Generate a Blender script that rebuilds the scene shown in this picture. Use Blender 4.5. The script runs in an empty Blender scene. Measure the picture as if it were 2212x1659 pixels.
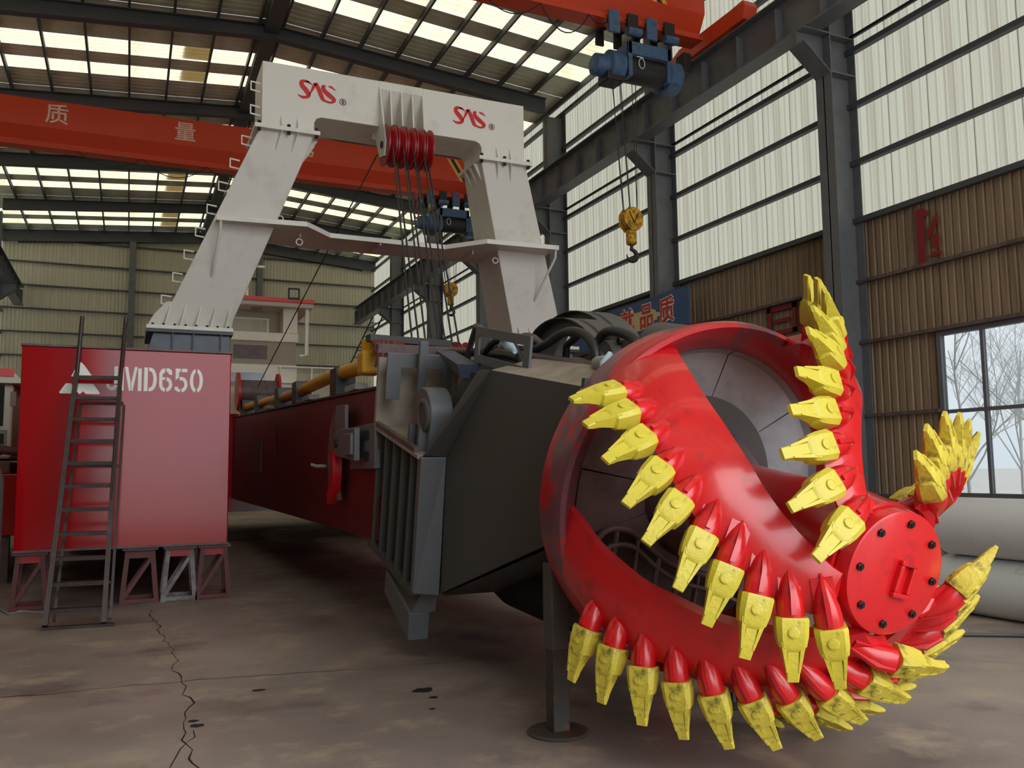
import bpy, math, random
from mathutils import Vector, Matrix

random.seed(7)
R = math.radians
scene = bpy.context.scene
COL = scene.collection
V = Vector

# ------------------------------------------------------------------ camera
F_PX, W_PX = 1863.0, 2212.0
EYE = V((0.0, 0.0, 1.6))
yaw, pitch, roll = R(23.955), R(5.639), R(-0.669)
fw = V((math.sin(yaw) * math.cos(pitch), math.cos(yaw) * math.cos(pitch), math.sin(pitch)))
rt = V((math.cos(yaw), -math.sin(yaw), 0))
up = rt.cross(fw)
rt, up = rt * math.cos(roll) + up * math.sin(roll), up * math.cos(roll) - rt * math.sin(roll)
cam_data = bpy.data.cameras.new('camera')
cam_data.sensor_fit = 'HORIZONTAL'
cam_data.sensor_width = 36.0
cam_data.lens = 36.0 * F_PX / W_PX
cam_data.clip_start, cam_data.clip_end = 0.05, 800
cam = bpy.data.objects.new('camera', cam_data)
cam.matrix_world = Matrix(((rt.x, up.x, -fw.x, EYE.x), (rt.y, up.y, -fw.y, EYE.y),
                           (rt.z, up.z, -fw.z, EYE.z), (0, 0, 0, 1)))
COL.objects.link(cam)
scene.camera = cam

# ------------------------------------------------------------------ sky: an overcast day (brighter overhead)
world = bpy.data.worlds.new('overcast_sky')
scene.world = world
world.use_nodes = True
wn, wl = world.node_tree.nodes, world.node_tree.links
wn.clear()
w_out = wn.new('ShaderNodeOutputWorld')
w_bg = wn.new('ShaderNodeBackground')
w_tc = wn.new('ShaderNodeTexCoord')
w_sep = wn.new('ShaderNodeSeparateXYZ')
w_ramp = wn.new('ShaderNodeValToRGB')
w_ramp.color_ramp.elements[0].position = 0.0
w_ramp.color_ramp.elements[0].color = (0.46, 0.50, 0.54, 1)
w_ramp.color_ramp.elements[1].position = 1.0
w_ramp.color_ramp.elements[1].color = (1.0, 1.0, 0.98, 1)
w_bg.inputs['Strength'].default_value = 4.6
wl.new(w_tc.outputs['Generated'], w_sep.inputs[0])
wl.new(w_sep.outputs['Z'], w_ramp.inputs[0])
wl.new(w_ramp.outputs[0], w_bg.inputs[0])
wl.new(w_bg.outputs[0], w_out.inputs[0])

scene.view_settings.view_transform = 'Standard'
scene.view_settings.look = 'None'
scene.view_settings.gamma = 1.0
scene.view_settings.use_curve_mapping = False
scene.view_settings.exposure = 0.6
scene.cycles.use_denoising = True
scene.cycles.max_bounces = 8
scene.cycles.diffuse_bounces = 5
scene.cycles.transmission_bounces = 6
scene.cycles.caustics_reflective = False
scene.cycles.caustics_refractive = False
scene.cycles.sample_clamp_indirect = 6.0

# ------------------------------------------------------------------ helpers
WORLD_AT = {}

def lin(c):
    def f(u):
        u /= 255.0
        return u / 12.92 if u <= 0.04045 else ((u + 0.055) / 1.055) ** 2.4
    return (f(c[0]), f(c[1]), f(c[2]), 1.0)

def material(name, rgb, rough=0.5, metal=0.0, spot=None, spot_rgb=None, scale=3.0, lo=0.45, hi=0.6,
             bump=0.0, bump_scale=30.0, coat=0.0, rgb2=None, streak=None, spec=0.5):
    """paint or steel: base colour, broad tone variation, optional stains with their own shape"""
    m = bpy.data.materials.new(name)
    m.use_nodes = True
    n, l = m.node_tree.nodes, m.node_tree.links
    b = n['Principled BSDF']
    b.inputs['Roughness'].default_value = rough
    b.inputs['Metallic'].default_value = metal
    b.inputs['Specular IOR Level'].default_value = spec
    b.inputs['Coat Weight'].default_value = coat
    b.inputs['Coat Roughness'].default_value = 0.12
    tc = n.new('ShaderNodeTexCoord')
    mp = n.new('ShaderNodeMapping')
    l.new(tc.outputs['Object'], mp.inputs[0])
    if streak:
        mp.inputs['Scale'].default_value = streak
    base = lin(rgb)
    alt = lin(rgb2) if rgb2 else tuple(min(1, x * 1.25) for x in base[:3]) + (1,)
    nz = n.new('ShaderNodeTexNoise')
    nz.inputs['Scale'].default_value = scale * 0.6
    nz.inputs['Detail'].default_value = 5
    l.new(mp.outputs[0], nz.inputs['Vector'])
    mx = n.new('ShaderNodeMix')
    mx.data_type = 'RGBA'
    mx.inputs[6].default_value = base
    mx.inputs[7].default_value = alt
    l.new(nz.outputs['Fac'], mx.inputs[0])
    last = mx.outputs[2]
    if spot:
        nz2 = n.new('ShaderNodeTexNoise')
        nz2.inputs['Scale'].default_value = scale * 2.3
        nz2.inputs['Detail'].default_value = 7
        nz2.inputs['Roughness'].default_value = 0.62
        l.new(mp.outputs[0], nz2.inputs['Vector'])
        rp = n.new('ShaderNodeMapRange')
        rp.inputs['From Min'].default_value = lo
        rp.inputs['From Max'].default_value = hi
        rp.inputs['To Max'].default_value = spot
        l.new(nz2.outputs['Fac'], rp.inputs['Value'])
        mx2 = n.new('ShaderNodeMix')
        mx2.data_type = 'RGBA'
        l.new(rp.outputs['Result'], mx2.inputs[0])
        l.new(last, mx2.inputs[6])
        mx2.inputs[7].default_value = lin(spot_rgb)
        last = mx2.outputs[2]
    l.new(last, b.inputs['Base Color'])
    if bump:
        nb = n.new('ShaderNodeTexNoise')
        nb.inputs['Scale'].default_value = bump_scale
        nb.inputs['Detail'].default_value = 4
        l.new(mp.outputs[0], nb.inputs['Vector'])
        bp = n.new('ShaderNodeBump')
        bp.inputs['Strength'].default_value = bump
        bp.inputs['Distance'].default_value = 0.02
        l.new(nb.outputs['Fac'], bp.inputs['Height'])
        l.new(bp.outputs[0], b.inputs['Normal'])
    return m

def sheet_material(name, rgb, stain_rgb, trans=0.9, axis_scale=(1, 1, 1), stain=0.5):
    """translucent glass-fibre sheet: daylight from outside glows through it"""
    m = bpy.data.materials.new(name)
    m.use_nodes = True
    n, l = m.node_tree.nodes, m.node_tree.links
    n.clear()
    out = n.new('ShaderNodeOutputMaterial')
    tr = n.new('ShaderNodeBsdfTranslucent')
    df = n.new('ShaderNodeBsdfDiffuse')
    mix = n.new('ShaderNodeMixShader')
    mix.inputs[0].default_value = trans
    tc = n.new('ShaderNodeTexCoord')
    mp = n.new('ShaderNodeMapping')
    mp.inputs['Scale'].default_value = axis_scale
    nz = n.new('ShaderNodeTexNoise')
    nz.inputs['Scale'].default_value = 1.0
    nz.inputs['Detail'].default_value = 6
    rp = n.new('ShaderNodeMapRange')
    rp.inputs['From Min'].default_value = 0.5
    rp.inputs['From Max'].default_value = 0.75
    rp.inputs['To Max'].default_value = stain
    mx = n.new('ShaderNodeMix')
    mx.data_type = 'RGBA'
    mx.inputs[6].default_value = lin(rgb)
    mx.inputs[7].default_value = lin(stain_rgb)
    l.new(tc.outputs['Object'], mp.inputs[0])
    l.new(mp.outputs[0], nz.inputs['Vector'])
    l.new(nz.outputs['Fac'], rp.inputs['Value'])
    l.new(rp.outputs['Result'], mx.inputs[0])
    l.new(mx.outputs[2], tr.inputs[0])
    l.new(mx.outputs[2], df.inputs[0])
    l.new(df.outputs[0], mix.inputs[1])
    l.new(tr.outputs[0], mix.inputs[2])
    l.new(mix.outputs[0], out.inputs[0])
    return m

class MB:
    """collects shapes in world coordinates; build() links them as one mesh object"""
    def __init__(self):
        self.v, self.f = [], []
    def add(self, vs, fs):
        k = len(self.v)
        self.v += [V(p) for p in vs]
        self.f += [tuple(i + k for i in q) for q in fs]
        return self
    def hexa(self, p):
        return self.add(p, [(0, 3, 2, 1), (4, 5, 6, 7), (0, 1, 5, 4), (1, 2, 6, 5), (2, 3, 7, 6), (3, 0, 4, 7)])
    def box(self, x0, x1, y0, y1, z0, z1):
        return self.hexa([(x0, y0, z0), (x1, y0, z0), (x1, y1, z0), (x0, y1, z0),
                          (x0, y0, z1), (x1, y0, z1), (x1, y1, z1), (x0, y1, z1)])
    def beam(self, a, b, w, h, upv=(0, 0, 1)):
        a, b, upv = V(a), V(b), V(upv)
        d = (b - a).normalized()
        s = d.cross(upv)
        if s.length < 1e-4:
            s = d.cross(V((1, 0, 0)))
        s.normalize()
        u2 = s.cross(d).normalized()
        s, u2 = s * w / 2, u2 * h / 2
        return self.hexa([a - s - u2, a + s - u2, a + s + u2, a - s + u2, b - s - u2, b + s - u2, b + s + u2, b - s + u2])
    def prism(self, poly, ext):
        """poly: 3-D points of one planar outline, ext: extrusion vector"""
        poly = [V(p) for p in poly]
        ext = V(ext)
        n = len(poly)
        vs = poly + [p + ext for p in poly]
        fs = [tuple(range(n))[::-1], tuple(range(n, 2 * n))]
        fs += [(i, (i + 1) % n, n + (i + 1) % n, n + i) for i in range(n)]
        return self.add(vs, fs)
    def loft(self, rings, cap=True, closed=False):
        n = len(rings[0])
        vs = [p for r_ in rings for p in r_]
        fs = []
        m = len(rings)
        for i in range(m if closed else m - 1):
            a, b = i * n, ((i + 1) % m) * n
            fs += [(a + j, a + (j + 1) % n, b + (j + 1) % n, b + j) for j in range(n)]
        if cap and not closed:
            fs += [tuple(range(n))[::-1], tuple(range((m - 1) * n, m * n))]
        return self.add(vs, fs)
    def tube(self, path, r, n=8, closed=False):
        path = [V(p) for p in path]
        m = len(path)
        rr = r if isinstance(r, (list, tuple)) else [r] * m
        rings = []
        ref = None
        for i, p in enumerate(path):
            a = path[i - 1] if (i > 0 or closed) else p
            b = path[(i + 1) % m] if (i < m - 1 or closed) else p
            d = (b - a).normalized()
            if ref is None:
                ref = d.cross(V((0, 0, 1)))
                if ref.length < 1e-3:
                    ref = d.cross(V((1, 0, 0)))
            ref = (ref - d * ref.dot(d)).normalized()
            e = d.cross(ref)
            rings.append([p + (ref * math.cos(2 * math.pi * k / n) + e * math.sin(2 * math.pi * k / n)) * rr[i] for k in range(n)])
        return self.loft(rings, closed=closed)
    def cyl(self, a, b, r, n=16):
        return self.tube([a, b], r, n)
    def lathe(self, prof, o, ax, n=48, closed=False):
        """prof: (distance along ax, radius)"""
        o, ax = V(o), V(ax).normalized()
        e1 = ax.cross(V((0, 0, 1)))
        if e1.length < 1e-3:
            e1 = ax.cross(V((1, 0, 0)))
        e1.normalize()
        e2 = ax.cross(e1)
        rings = [[o + ax * t + (e1 * math.cos(2 * math.pi * k / n) + e2 * math.sin(2 * math.pi * k / n)) * r_ for k in range(n)] for t, r_ in prof]
        return self.loft(rings, cap=not closed, closed=closed)
    def data(self, name, smooth=None, off=V((0, 0, 0))):
        me = bpy.data.meshes.new(name)
        me.from_pydata([tuple(p - off) for p in self.v], [], self.f)
        me.update()
        if smooth is not None:
            for p in me.polygons:
                p.use_smooth = True
            me.set_sharp_from_angle(angle=R(smooth))
        return me
    def build(self, name, mat, parent=None, smooth=None, bevel=0.0):
        off = WORLD_AT[parent.name] if parent else V((0, 0, 0))
        me = self.data(name, smooth, off)
        o = bpy.data.objects.new(name, me)
        COL.objects.link(o)
        me.materials.append(mat)
        if parent:
            o.parent = parent
        WORLD_AT[o.name] = off.copy()
        if bevel:
            b = o.modifiers.new('edge', 'BEVEL')
            b.width = bevel
            b.segments = 2
            b.limit_method = 'ANGLE'
            b.angle_limit = R(35)
        return o

def put(name, me, mat, parent, mtx):
    """one more object on shared mesh data, placed by a world matrix"""
    if mat and not me.materials:
        me.materials.append(mat)
    o = bpy.data.objects.new(name, me)
    COL.objects.link(o)
    off = V((0, 0, 0))
    if parent:
        o.parent = parent
        off = WORLD_AT[parent.name]
    o.matrix_basis = Matrix.Translation(-off) @ mtx
    WORLD_AT[o.name] = off.copy()
    return o

def tag(o, label, cat=None, group=None, kind=None):
    o['label'] = label
    if cat:
        o['category'] = cat
    if group:
        o['group'] = group
    if kind:
        o['kind'] = kind
    return o

def root(name, loc, label, cat, group=None, kind=None):
    o = bpy.data.objects.new(name, None)
    o.empty_display_size = 0.2
    o.location = loc
    COL.objects.link(o)
    WORLD_AT[o.name] = V(loc)
    return tag(o, label, cat, group, kind)

def frame_mtx(o, x, y, z):
    x, y, z = V(x), V(y), V(z)
    return Matrix(((x.x, y.x, z.x, o[0]), (x.y, y.y, z.y, o[1]), (x.z, y.z, z.z, o[2]), (0, 0, 0, 1)))

def text_data(s, size, depth=0.004, offset=0.0):
    c = bpy.data.curves.new('lettering', 'FONT')
    c.body = s
    c.size = size
    c.extrude = depth
    c.offset = offset
    c.resolution_u = 3
    c.align_x, c.align_y = 'CENTER', 'CENTER'
    o = bpy.data.objects.new('lettering_source', c)
    COL.objects.link(o)
    bpy.context.view_layer.update()
    me = bpy.data.meshes.new_from_object(o.evaluated_get(bpy.context.evaluated_depsgraph_get()))
    bpy.data.objects.remove(o)
    bpy.data.curves.remove(c)
    return me

# ------------------------------------------------------------------ materials
M = {}
M['red'] = material('cutter_red_paint', (204, 26, 34), 0.28, spot=0.55, spot_rgb=(120, 30, 40), scale=3.2, lo=0.56, hi=0.72, bump=0.06, bump_scale=14, coat=0.35, rgb2=(216, 30, 34))
M['ring_red'] = material('scuffed_ring_paint', (178, 26, 38), 0.35, spot=0.8, spot_rgb=(92, 76, 86), scale=0.9, lo=0.50, hi=0.55, bump=0.05, bump_scale=12, coat=0.2)
M['hull_red'] = material('hull_red_paint', (164, 6, 18), 0.12, scale=1.2, coat=0.18, spec=0.3, rgb2=(168, 8, 20), bump=0.012, bump_scale=5)
M['arm_shaded_red'] = material('ladder_shaded_oxide_red', (92, 28, 28), 0.42, scale=2, spot=0.4, spot_rgb=(60, 24, 24), lo=0.5, hi=0.7)  # shade on the arm side is put into this lowered red
M['yellow'] = material('tooth_yellow_paint', (218, 202, 66), 0.42, spot=0.6, spot_rgb=(64, 58, 34), scale=7, lo=0.6, hi=0.72, bump=0.18, bump_scale=50, rgb2=(204, 188, 62))
M['yellow_dirty'] = material('tooth_yellow_grimy', (204, 186, 66), 0.5, spot=0.7, spot_rgb=(70, 62, 40), scale=7, lo=0.52, hi=0.64, bump=0.25, bump_scale=50)
M['pipe_yellow'] = material('pipe_yellow_paint', (205, 150, 20), 0.4, scale=3)
M['black'] = material('black_steel_paint', (76, 74, 72), 0.5, spot=0.4, spot_rgb=(84, 74, 66), scale=1.2, lo=0.5, hi=0.7, bump=0.03)
M['grey_steel'] = material('slate_grey_paint', (92, 94, 98), 0.42, scale=2, spot=0.3, spot_rgb=(96, 84, 76), lo=0.5, hi=0.7)
M['tan_steel'] = material('pale_tan_steel', (150, 140, 128), 0.55, scale=2, spot=0.5, spot_rgb=(96, 84, 74), lo=0.45, hi=0.7)
M['backplate'] = material('bare_grey_steel', (158, 160, 163), 0.38, metal=0.2, scale=1.6, spot=0.35, spot_rgb=(120, 118, 116))
M['brown_steel'] = material('primer_brown_steel', (98, 80, 78), 0.5, scale=2.2, spot=0.5, spot_rgb=(58, 48, 46))
M['rubber'] = material('black_rubber', (38, 36, 36), 0.45)
M['roof_edge_red'] = material('roof_edge_coral', (226, 84, 84), 0.5)
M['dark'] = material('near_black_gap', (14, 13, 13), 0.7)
M['rust'] = material('rusty_post_steel', (62, 58, 55), 0.6, spot=0.9, spot_rgb=(104, 66, 40), scale=4, lo=0.52, hi=0.62, bump=0.3)
M['gantry'] = material('gantry_off_white_paint', (214, 210, 202), 0.42, spot=0.35, spot_rgb=(168, 154, 146), scale=1.1, lo=0.52, hi=0.7, rgb2=(220, 214, 206))
M['cabin'] = material('cabin_cream_paint', (220, 212, 196), 0.4, scale=2)
M['cabin_beige'] = material('cabin_beige_band_and_shade', (150, 138, 116), 0.5, scale=2)
M['white'] = material('white_lettering', (232, 230, 222), 0.45, scale=6)
M['logo_red'] = material('logo_red', (186, 12, 26), 0.4)
M['orange'] = material('crane_orange_paint', (218, 72, 34), 0.38, scale=1, rgb2=(206, 60, 30))
M['crane_yellow'] = material('crane_stripe_yellow', (226, 166, 60), 0.45)
M['blue'] = material('hoist_blue_paint', (66, 94, 128), 0.4, spot=0.5, spot_rgb=(38, 42, 48), scale=3, lo=0.5, hi=0.65)
M['hook_yellow'] = material('hook_block_yellow', (204, 152, 22), 0.5, spot=0.8, spot_rgb=(92, 58, 22), scale=5, lo=0.45, hi=0.6)
M['iron'] = material('dark_iron', (44, 41, 39), 0.5, metal=0.3)
M['column'] = material('column_slate_paint', (98, 100, 104), 0.5, scale=1.5, spot=0.3, spot_rgb=(84, 80, 72))
M['roof_steel'] = material('roof_steel_dark', (70, 72, 76), 0.55, scale=1.5)
M['roof_sheet'] = material('roof_sheet_olive', (206, 208, 186), 0.6, scale=0.7, spot=0.35, spot_rgb=(190, 178, 152))
M['far_sheet'] = material('far_wall_sheet', (188, 184, 164), 0.6, scale=1.0, spot=0.5, spot_rgb=(150, 140, 116), streak=(1, 1, 0.15), lo=0.5, hi=0.75)
M['brown_sheet'] = material('brown_wall_sheet', (136, 114, 90), 0.6, scale=1.4, spot=0.6, spot_rgb=(96, 74, 56), streak=(3, 3, 0.2), lo=0.45, hi=0.7)
M['clear_sheet'] = sheet_material('translucent_wall_sheet', (120, 119, 109), (92, 82, 70), 0.92, (4.0, 4.0, 0.12), 0.45)
M['sky_sheet'] = sheet_material('skylight_sheet', (140, 133, 114), (110, 98, 74), 0.92, (0.35, 3.0, 1.0), 0.6)
M['sky_sheet_old'] = sheet_material('yellowed_skylight_sheet', (126, 112, 78), (92, 76, 43), 0.92, (0.35, 6.0, 1.0), 0.8)
M['pipe_grey'] = material('galvanised_grey_paint', (196, 196, 194), 0.4, scale=1.5, spot=0.6, spot_rgb=(150, 126, 112), lo=0.6, hi=0.72)
M['banner_blue'] = material('banner_blue_print', (44, 76, 122), 0.5, scale=0.5, rgb2=(58, 90, 136))
M['sheave_red'] = material('sheave_dark_red', (136, 10, 20), 0.35)
M['map_tan'] = material('banner_tan_print', (196, 180, 138), 0.55, scale=3)
M['sign_red'] = material('sign_red_print', (182, 36, 34), 0.5)
M['painted_red'] = material('faded_wall_red', (124, 26, 32), 0.6)
M['hazed_bark'] = material('haze_paled_bark', (206, 208, 210), 0.8)  # outdoor haze is put into this pale bark colour
M['glass_dark'] = material('tinted_cabin_glass', (34, 40, 44), 0.12, coat=0.3)
M['hose_wrap'] = material('hose_wrap_grey', (150, 148, 144), 0.6)
M['strap_blue'] = material('pale_blue_strap', (170, 190, 205), 0.5)
M['bolt'] = material('dark_bolt_steel', (40, 34, 34), 0.4, metal=0.5)
M['blue_grey'] = material('pedestal_blue_grey', (74, 84, 98), 0.45, scale=2, spot=0.5, spot_rgb=(58, 48, 48))
M['ladder_iron'] = material('ladder_brown_iron', (58, 48, 46), 0.42, metal=0.2, spot=0.5, spot_rgb=(84, 72, 68), scale=5, lo=0.5, hi=0.65)

def glass_material():
    m = bpy.data.materials.new('window_glass')
    m.use_nodes = True
    n, l = m.node_tree.nodes, m.node_tree.links
    n.clear()
    out = n.new('ShaderNodeOutputMaterial')
    t = n.new('ShaderNodeBsdfTransparent')
    t.inputs[0].default_value = (0.47, 0.48, 0.48, 1)
    g = n.new('ShaderNodeBsdfGlossy')
    g.inputs['Roughness'].default_value = 0.05
    lw = n.new('ShaderNodeLayerWeight')
    pw = n.new('ShaderNodeMath')
    pw.operation = 'POWER'
    pw.inputs[1].default_value = 4.0
    l.new(lw.outputs['Facing'], pw.inputs[0])
    fr = n.new('ShaderNodeMath')
    fr.operation = 'MULTIPLY_ADD'
    fr.inputs[1].default_value = 0.6
    fr.inputs[2].default_value = 0.04
    l.new(pw.outputs[0], fr.inputs[0])
    mx = n.new('ShaderNodeMixShader')
    l.new(fr.outputs[0], mx.inputs[0])
    l.new(t.outputs[0], mx.inputs[1])
    l.new(g.outputs[0], mx.inputs[2])
    l.new(mx.outputs[0], out.inputs[0])
    return m
M['glass'] = glass_material()

def floor_material():
    m = bpy.data.materials.new('stained_concrete_floor')
    m.use_nodes = True
    n, l = m.node_tree.nodes, m.node_tree.links
    b = n['Principled BSDF']
    tc = n.new('ShaderNodeTexCoord')
    def noise(scale, det, rough=0.55):
        z = n.new('ShaderNodeTexNoise')
        z.inputs['Scale'].default_value = scale
        z.inputs['Detail'].default_value = det
        z.inputs['Roughness'].default_value = rough
        l.new(tc.outputs['Object'], z.inputs['Vector'])
        return z
    def rng(src, a, b_, c=0.0, d=1.0):
        q = n.new('ShaderNodeMapRange')
        q.inputs['From Min'].default_value = a
        q.inputs['From Max'].default_value = b_
        q.inputs['To Min'].default_value = c
        q.inputs['To Max'].default_value = d
        l.new(src, q.inputs['Value'])
        return q.outputs['Result']
    def mix(fac, a, b_):
        q = n.new('ShaderNodeMix')
        q.data_type = 'RGBA'
        l.new(fac, q.inputs[0])
        for i, s in ((6, a), (7, b_)):
            if isinstance(s, tuple):
                q.inputs[i].default_value = s
            else:
                l.new(s, q.inputs[i])
        return q.outputs[2]
    c = mix(rng(noise(0.35, 6).outputs['Fac'], 0.38, 0.62), lin((132, 119, 114)), lin((166, 152, 143)))
    c = mix(rng(noise(0.9, 7, 0.62).outputs['Fac'], 0.54, 0.70, 0, 0.85), c, lin((96, 87, 85)))
    c = mix(rng(noise(1.7, 8, 0.65).outputs['Fac'], 0.53, 0.68, 0, 0.8), c, lin((186, 168, 146)))
    c = mix(rng(noise(11, 6, 0.7).outputs['Fac'], 0.63, 0.75, 0, 0.6), c, lin((78, 68, 65)))
    l.new(c, b.inputs['Base Color'])
    l.new(rng(noise(0.8, 6).outputs['Fac'], 0.35, 0.7, 0.32, 0.6), b.inputs['Roughness'])
    bp = n.new('ShaderNodeBump')
    bp.inputs['Strength'].default_value = 0.12
    bp.inputs['Distance'].default_value = 0.02
    l.new(noise(9, 8).outputs['Fac'], bp.inputs['Height'])
    l.new(bp.outputs[0], b.inputs['Normal'])
    return m
M['floor'] = floor_material()
M['ground'] = material('outside_yard_concrete', (168, 168, 166), 0.8, scale=0.2)
# ================================================================== THE HALL
XL, XR, XM = -5.9, 12.5, 3.3
FRAMES = [23.7 + 5.9 * k for k in range(-5, 5)]
Y0, Y1 = FRAMES[0], FRAMES[-1]
Z_EAVE, Z_RIDGE = 13.45, 14.2
def roof_z(x):
    return Z_RIDGE - abs(x - XM) * (Z_RIDGE - Z_EAVE) / (XR - XM)

def setting(name, label, cat, mb=None, mat=None, **k):
    if mb is None:
        return root(name, (0, 0, 0), label, cat, kind='structure')
    return tag(mb.build(name, mat, **k), label, cat, kind='structure')

mb = MB().box(XL - 0.3, XR + 0.3, Y0 - 0.3, Y1 + 0.3, -0.3, 0.0)
floor = setting('floor', 'stained grey brown concrete workshop floor with long cracks', 'floor', mb, M['floor'])
mb = MB().box(-300, 300, -300, 300, -0.5, -0.31)
setting('ground', 'pale concrete yard outside the workshop windows', 'ground', mb, M['ground'])

# cracks and a pothole in the slab
def crack(pts, w, name='crack'):
    b = MB()
    prev = None
    L_, R_ = [], []
    P = []
    for a, c in zip(pts[:-1], pts[1:]):
        n_ = max(2, int((V(c) - V(a)).length / 0.12))
        for i in range(n_):
            t = i / n_
            P.append(V(a).lerp(V(c), t) + V((random.uniform(-.035, .035), random.uniform(-.035, .035))))
    P.append(V(pts[-1]))
    for i, p in enumerate(P):
        d = (P[min(i + 1, len(P) - 1)] - P[max(i - 1, 0)]).normalized()
        nrm = V((-d.y, d.x)) * w * random.uniform(.3, 1) / 2
        L_.append((p.x + nrm.x, p.y + nrm.y, 0.0025))
        R_.append((p.x - nrm.x, p.y - nrm.y, 0.0025))
    k = len(P)
    b.add(L_ + R_, [(i, i + 1, k + i + 1, k + i) for i in range(k - 1)])
    return b.build(name, M['dark'], floor)
crack([(0.29, 11.3), (0.33, 9.9), (0.42, 8.6), (0.40, 7.6), (0.45, 6.6), (0.36, 5.6), (0.42, 4.6)], 0.013)
crack([(-1.6, 7.4), (0.42, 7.3), (1.9, 7.05), (2.6, 6.95)], 0.012)
crack([(-0.2, 4.2), (0.2, 5.0), (0.42, 5.9)], 0.008)
for (cx_, cy_, rx_, ry_) in ((2.02, 6.2, .085, .07), (2.02, 5.98, .04, .03), (1.92, 5.7, .025, .02), (0.45, 6.0, .05, .04), (0.43, 6.12, .04, .03), (0.93, 6.75, .06, .03)):
    ring = []
    for k in range(14):
        a = 2 * math.pi * k / 14
        q = random.uniform(.7, 1.1)
        ring.append((cx_ + rx_ * q * math.cos(a), cy_ + ry_ * q * math.sin(a), 0.003))
    MB().add(ring, [tuple(range(14))]).build('pothole', M['dark'], floor)

# ---- corrugated sheet profile
def corrugated(width, length, ribs, depth, lap=0.0):
    """sheet in local x (width) and z (length), ribs stand out in y"""
    pts = [(0.0, 0.0)]
    pitch_ = width / ribs
    for i in range(ribs):
        x = i * pitch_
        pts += [(x + pitch_ * .62, 0), (x + pitch_ * .72, depth), (x + pitch_ * .90, depth), (x + pitch_, 0)]
    vs = [(x, y, 0) for x, y in pts] + [(x, y, length) for x, y in pts]
    k = len(pts)
    b = MB().add(vs, [(i, i + 1, k + i + 1, k + i) for i in range(k - 1)])
    return b

# ---- right and left walls
wall_right = setting('wall_right', 'long side wall of brown sheets below and translucent sheets above', 'wall')
wall_left = setting('wall_left', 'opposite long side wall of brown and translucent sheets', 'wall')
SW = 5.9 / 7
Z_SPLIT = 6.16
up_me = corrugated(SW + 0.012, roof_z(XR) - Z_SPLIT + 0.05, 5, -0.028).data('translucent_sheet')
lo_me = corrugated(SW + 0.012, Z_SPLIT, 5, -0.028).data('brown_sheet')
lo_a = corrugated(SW + 0.012, 1.11, 5, -0.028).data('brown_sheet')
lo_b = corrugated(SW + 0.012, Z_SPLIT - 3.79, 5, -0.028).data('brown_sheet')
WIN_Y0, WIN_Y1 = 6.35, 10.24
rz = Matrix.Rotation(R(90), 4, 'Z')
n_sheets = int(round((Y1 - Y0) / SW))
for i in range(n_sheets):
    y = Y0 + i * SW
    # local x -> +Y ; local y(depth) -> -X
    t = Matrix.Translation((XR, y, Z_SPLIT)) @ rz
    put('translucent_sheet', up_me, M['clear_sheet'], wall_right, t)
    win = y + SW > WIN_Y0 + .05 and y < WIN_Y1 - .05
    if win:
        continue
    put('brown_sheet', lo_me, M['brown_sheet'], wall_right, Matrix.Translation((XR, y, 0)) @ rz)
# brown wall around the window: from the last whole sheet on either side
ys = [Y0 + i * SW for i in range(n_sheets)]
w_first = min(y for y in ys if y + SW > WIN_Y0 + .05)
w_last = max(y for y in ys if y < WIN_Y1 - .05) + SW
for (ya, yb) in ((w_first, WIN_Y0), (WIN_Y1, w_last)):
    if yb - ya > 0.03:
        put('brown_sheet', corrugated(yb - ya, Z_SPLIT, 3, -0.028).data('brown_sheet'), M['brown_sheet'], wall_right, Matrix.Translation((XR, ya, 0)) @ rz)
nwin = 5
wcw = (WIN_Y1 - WIN_Y0) / nwin
for i in range(nwin):
    for z0, z1 in ((0, 1.11), (3.79, Z_SPLIT)):
        put('brown_sheet', corrugated(wcw + .006, z1 - z0, 5, -0.028).data('brown_sheet'), M['brown_sheet'], wall_right,
            Matrix.Translation((XR, WIN_Y0 + i * wcw, z0)) @ rz)
for i in range(n_sheets):
    y = Y0 + i * SW
    put('translucent_sheet', up_me, M['clear_sheet'], wall_left, Matrix.Translation((XL, y, Z_SPLIT)) @ rz)
    put('brown_sheet', lo_me, M['brown_sheet'], wall_left, Matrix.Translation((XL, y, 0)) @ rz)
GIRTS = [1.05, 2.5, 3.86, 5.0, 6.16, 7.27, 8.38, 9.45, 11.75, 12.9]
for z in GIRTS:
    if z in (2.5,):
        MB().box(XR - .13, XR - .04, WIN_Y1 + .05, Y1, z - .03, z + .03).build('girt', M['brown_steel'], wall_right)
        MB().box(XR - .13, XR - .04, Y0, WIN_Y0 - .05, z - .03, z + .03).build('girt', M['brown_steel'], wall_right)
    else:
        h = .05 if z > 6 else .03
        MB().box(XR - .16, XR - .04, Y0, Y1, z - h, z + h).build('girt', M['brown_steel'] if z < 6 else M['roof_steel'], wall_right)
    MB().box(XL + .04, XL + .16, Y0, Y1, z - .04, z + .04).build('girt', M['roof_steel'], wall_left)
MB().box(XR - .10, XR - .05, Y0, Y1, 9.72, 9.78).build('power_rail', M['iron'], wall_right)

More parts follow.
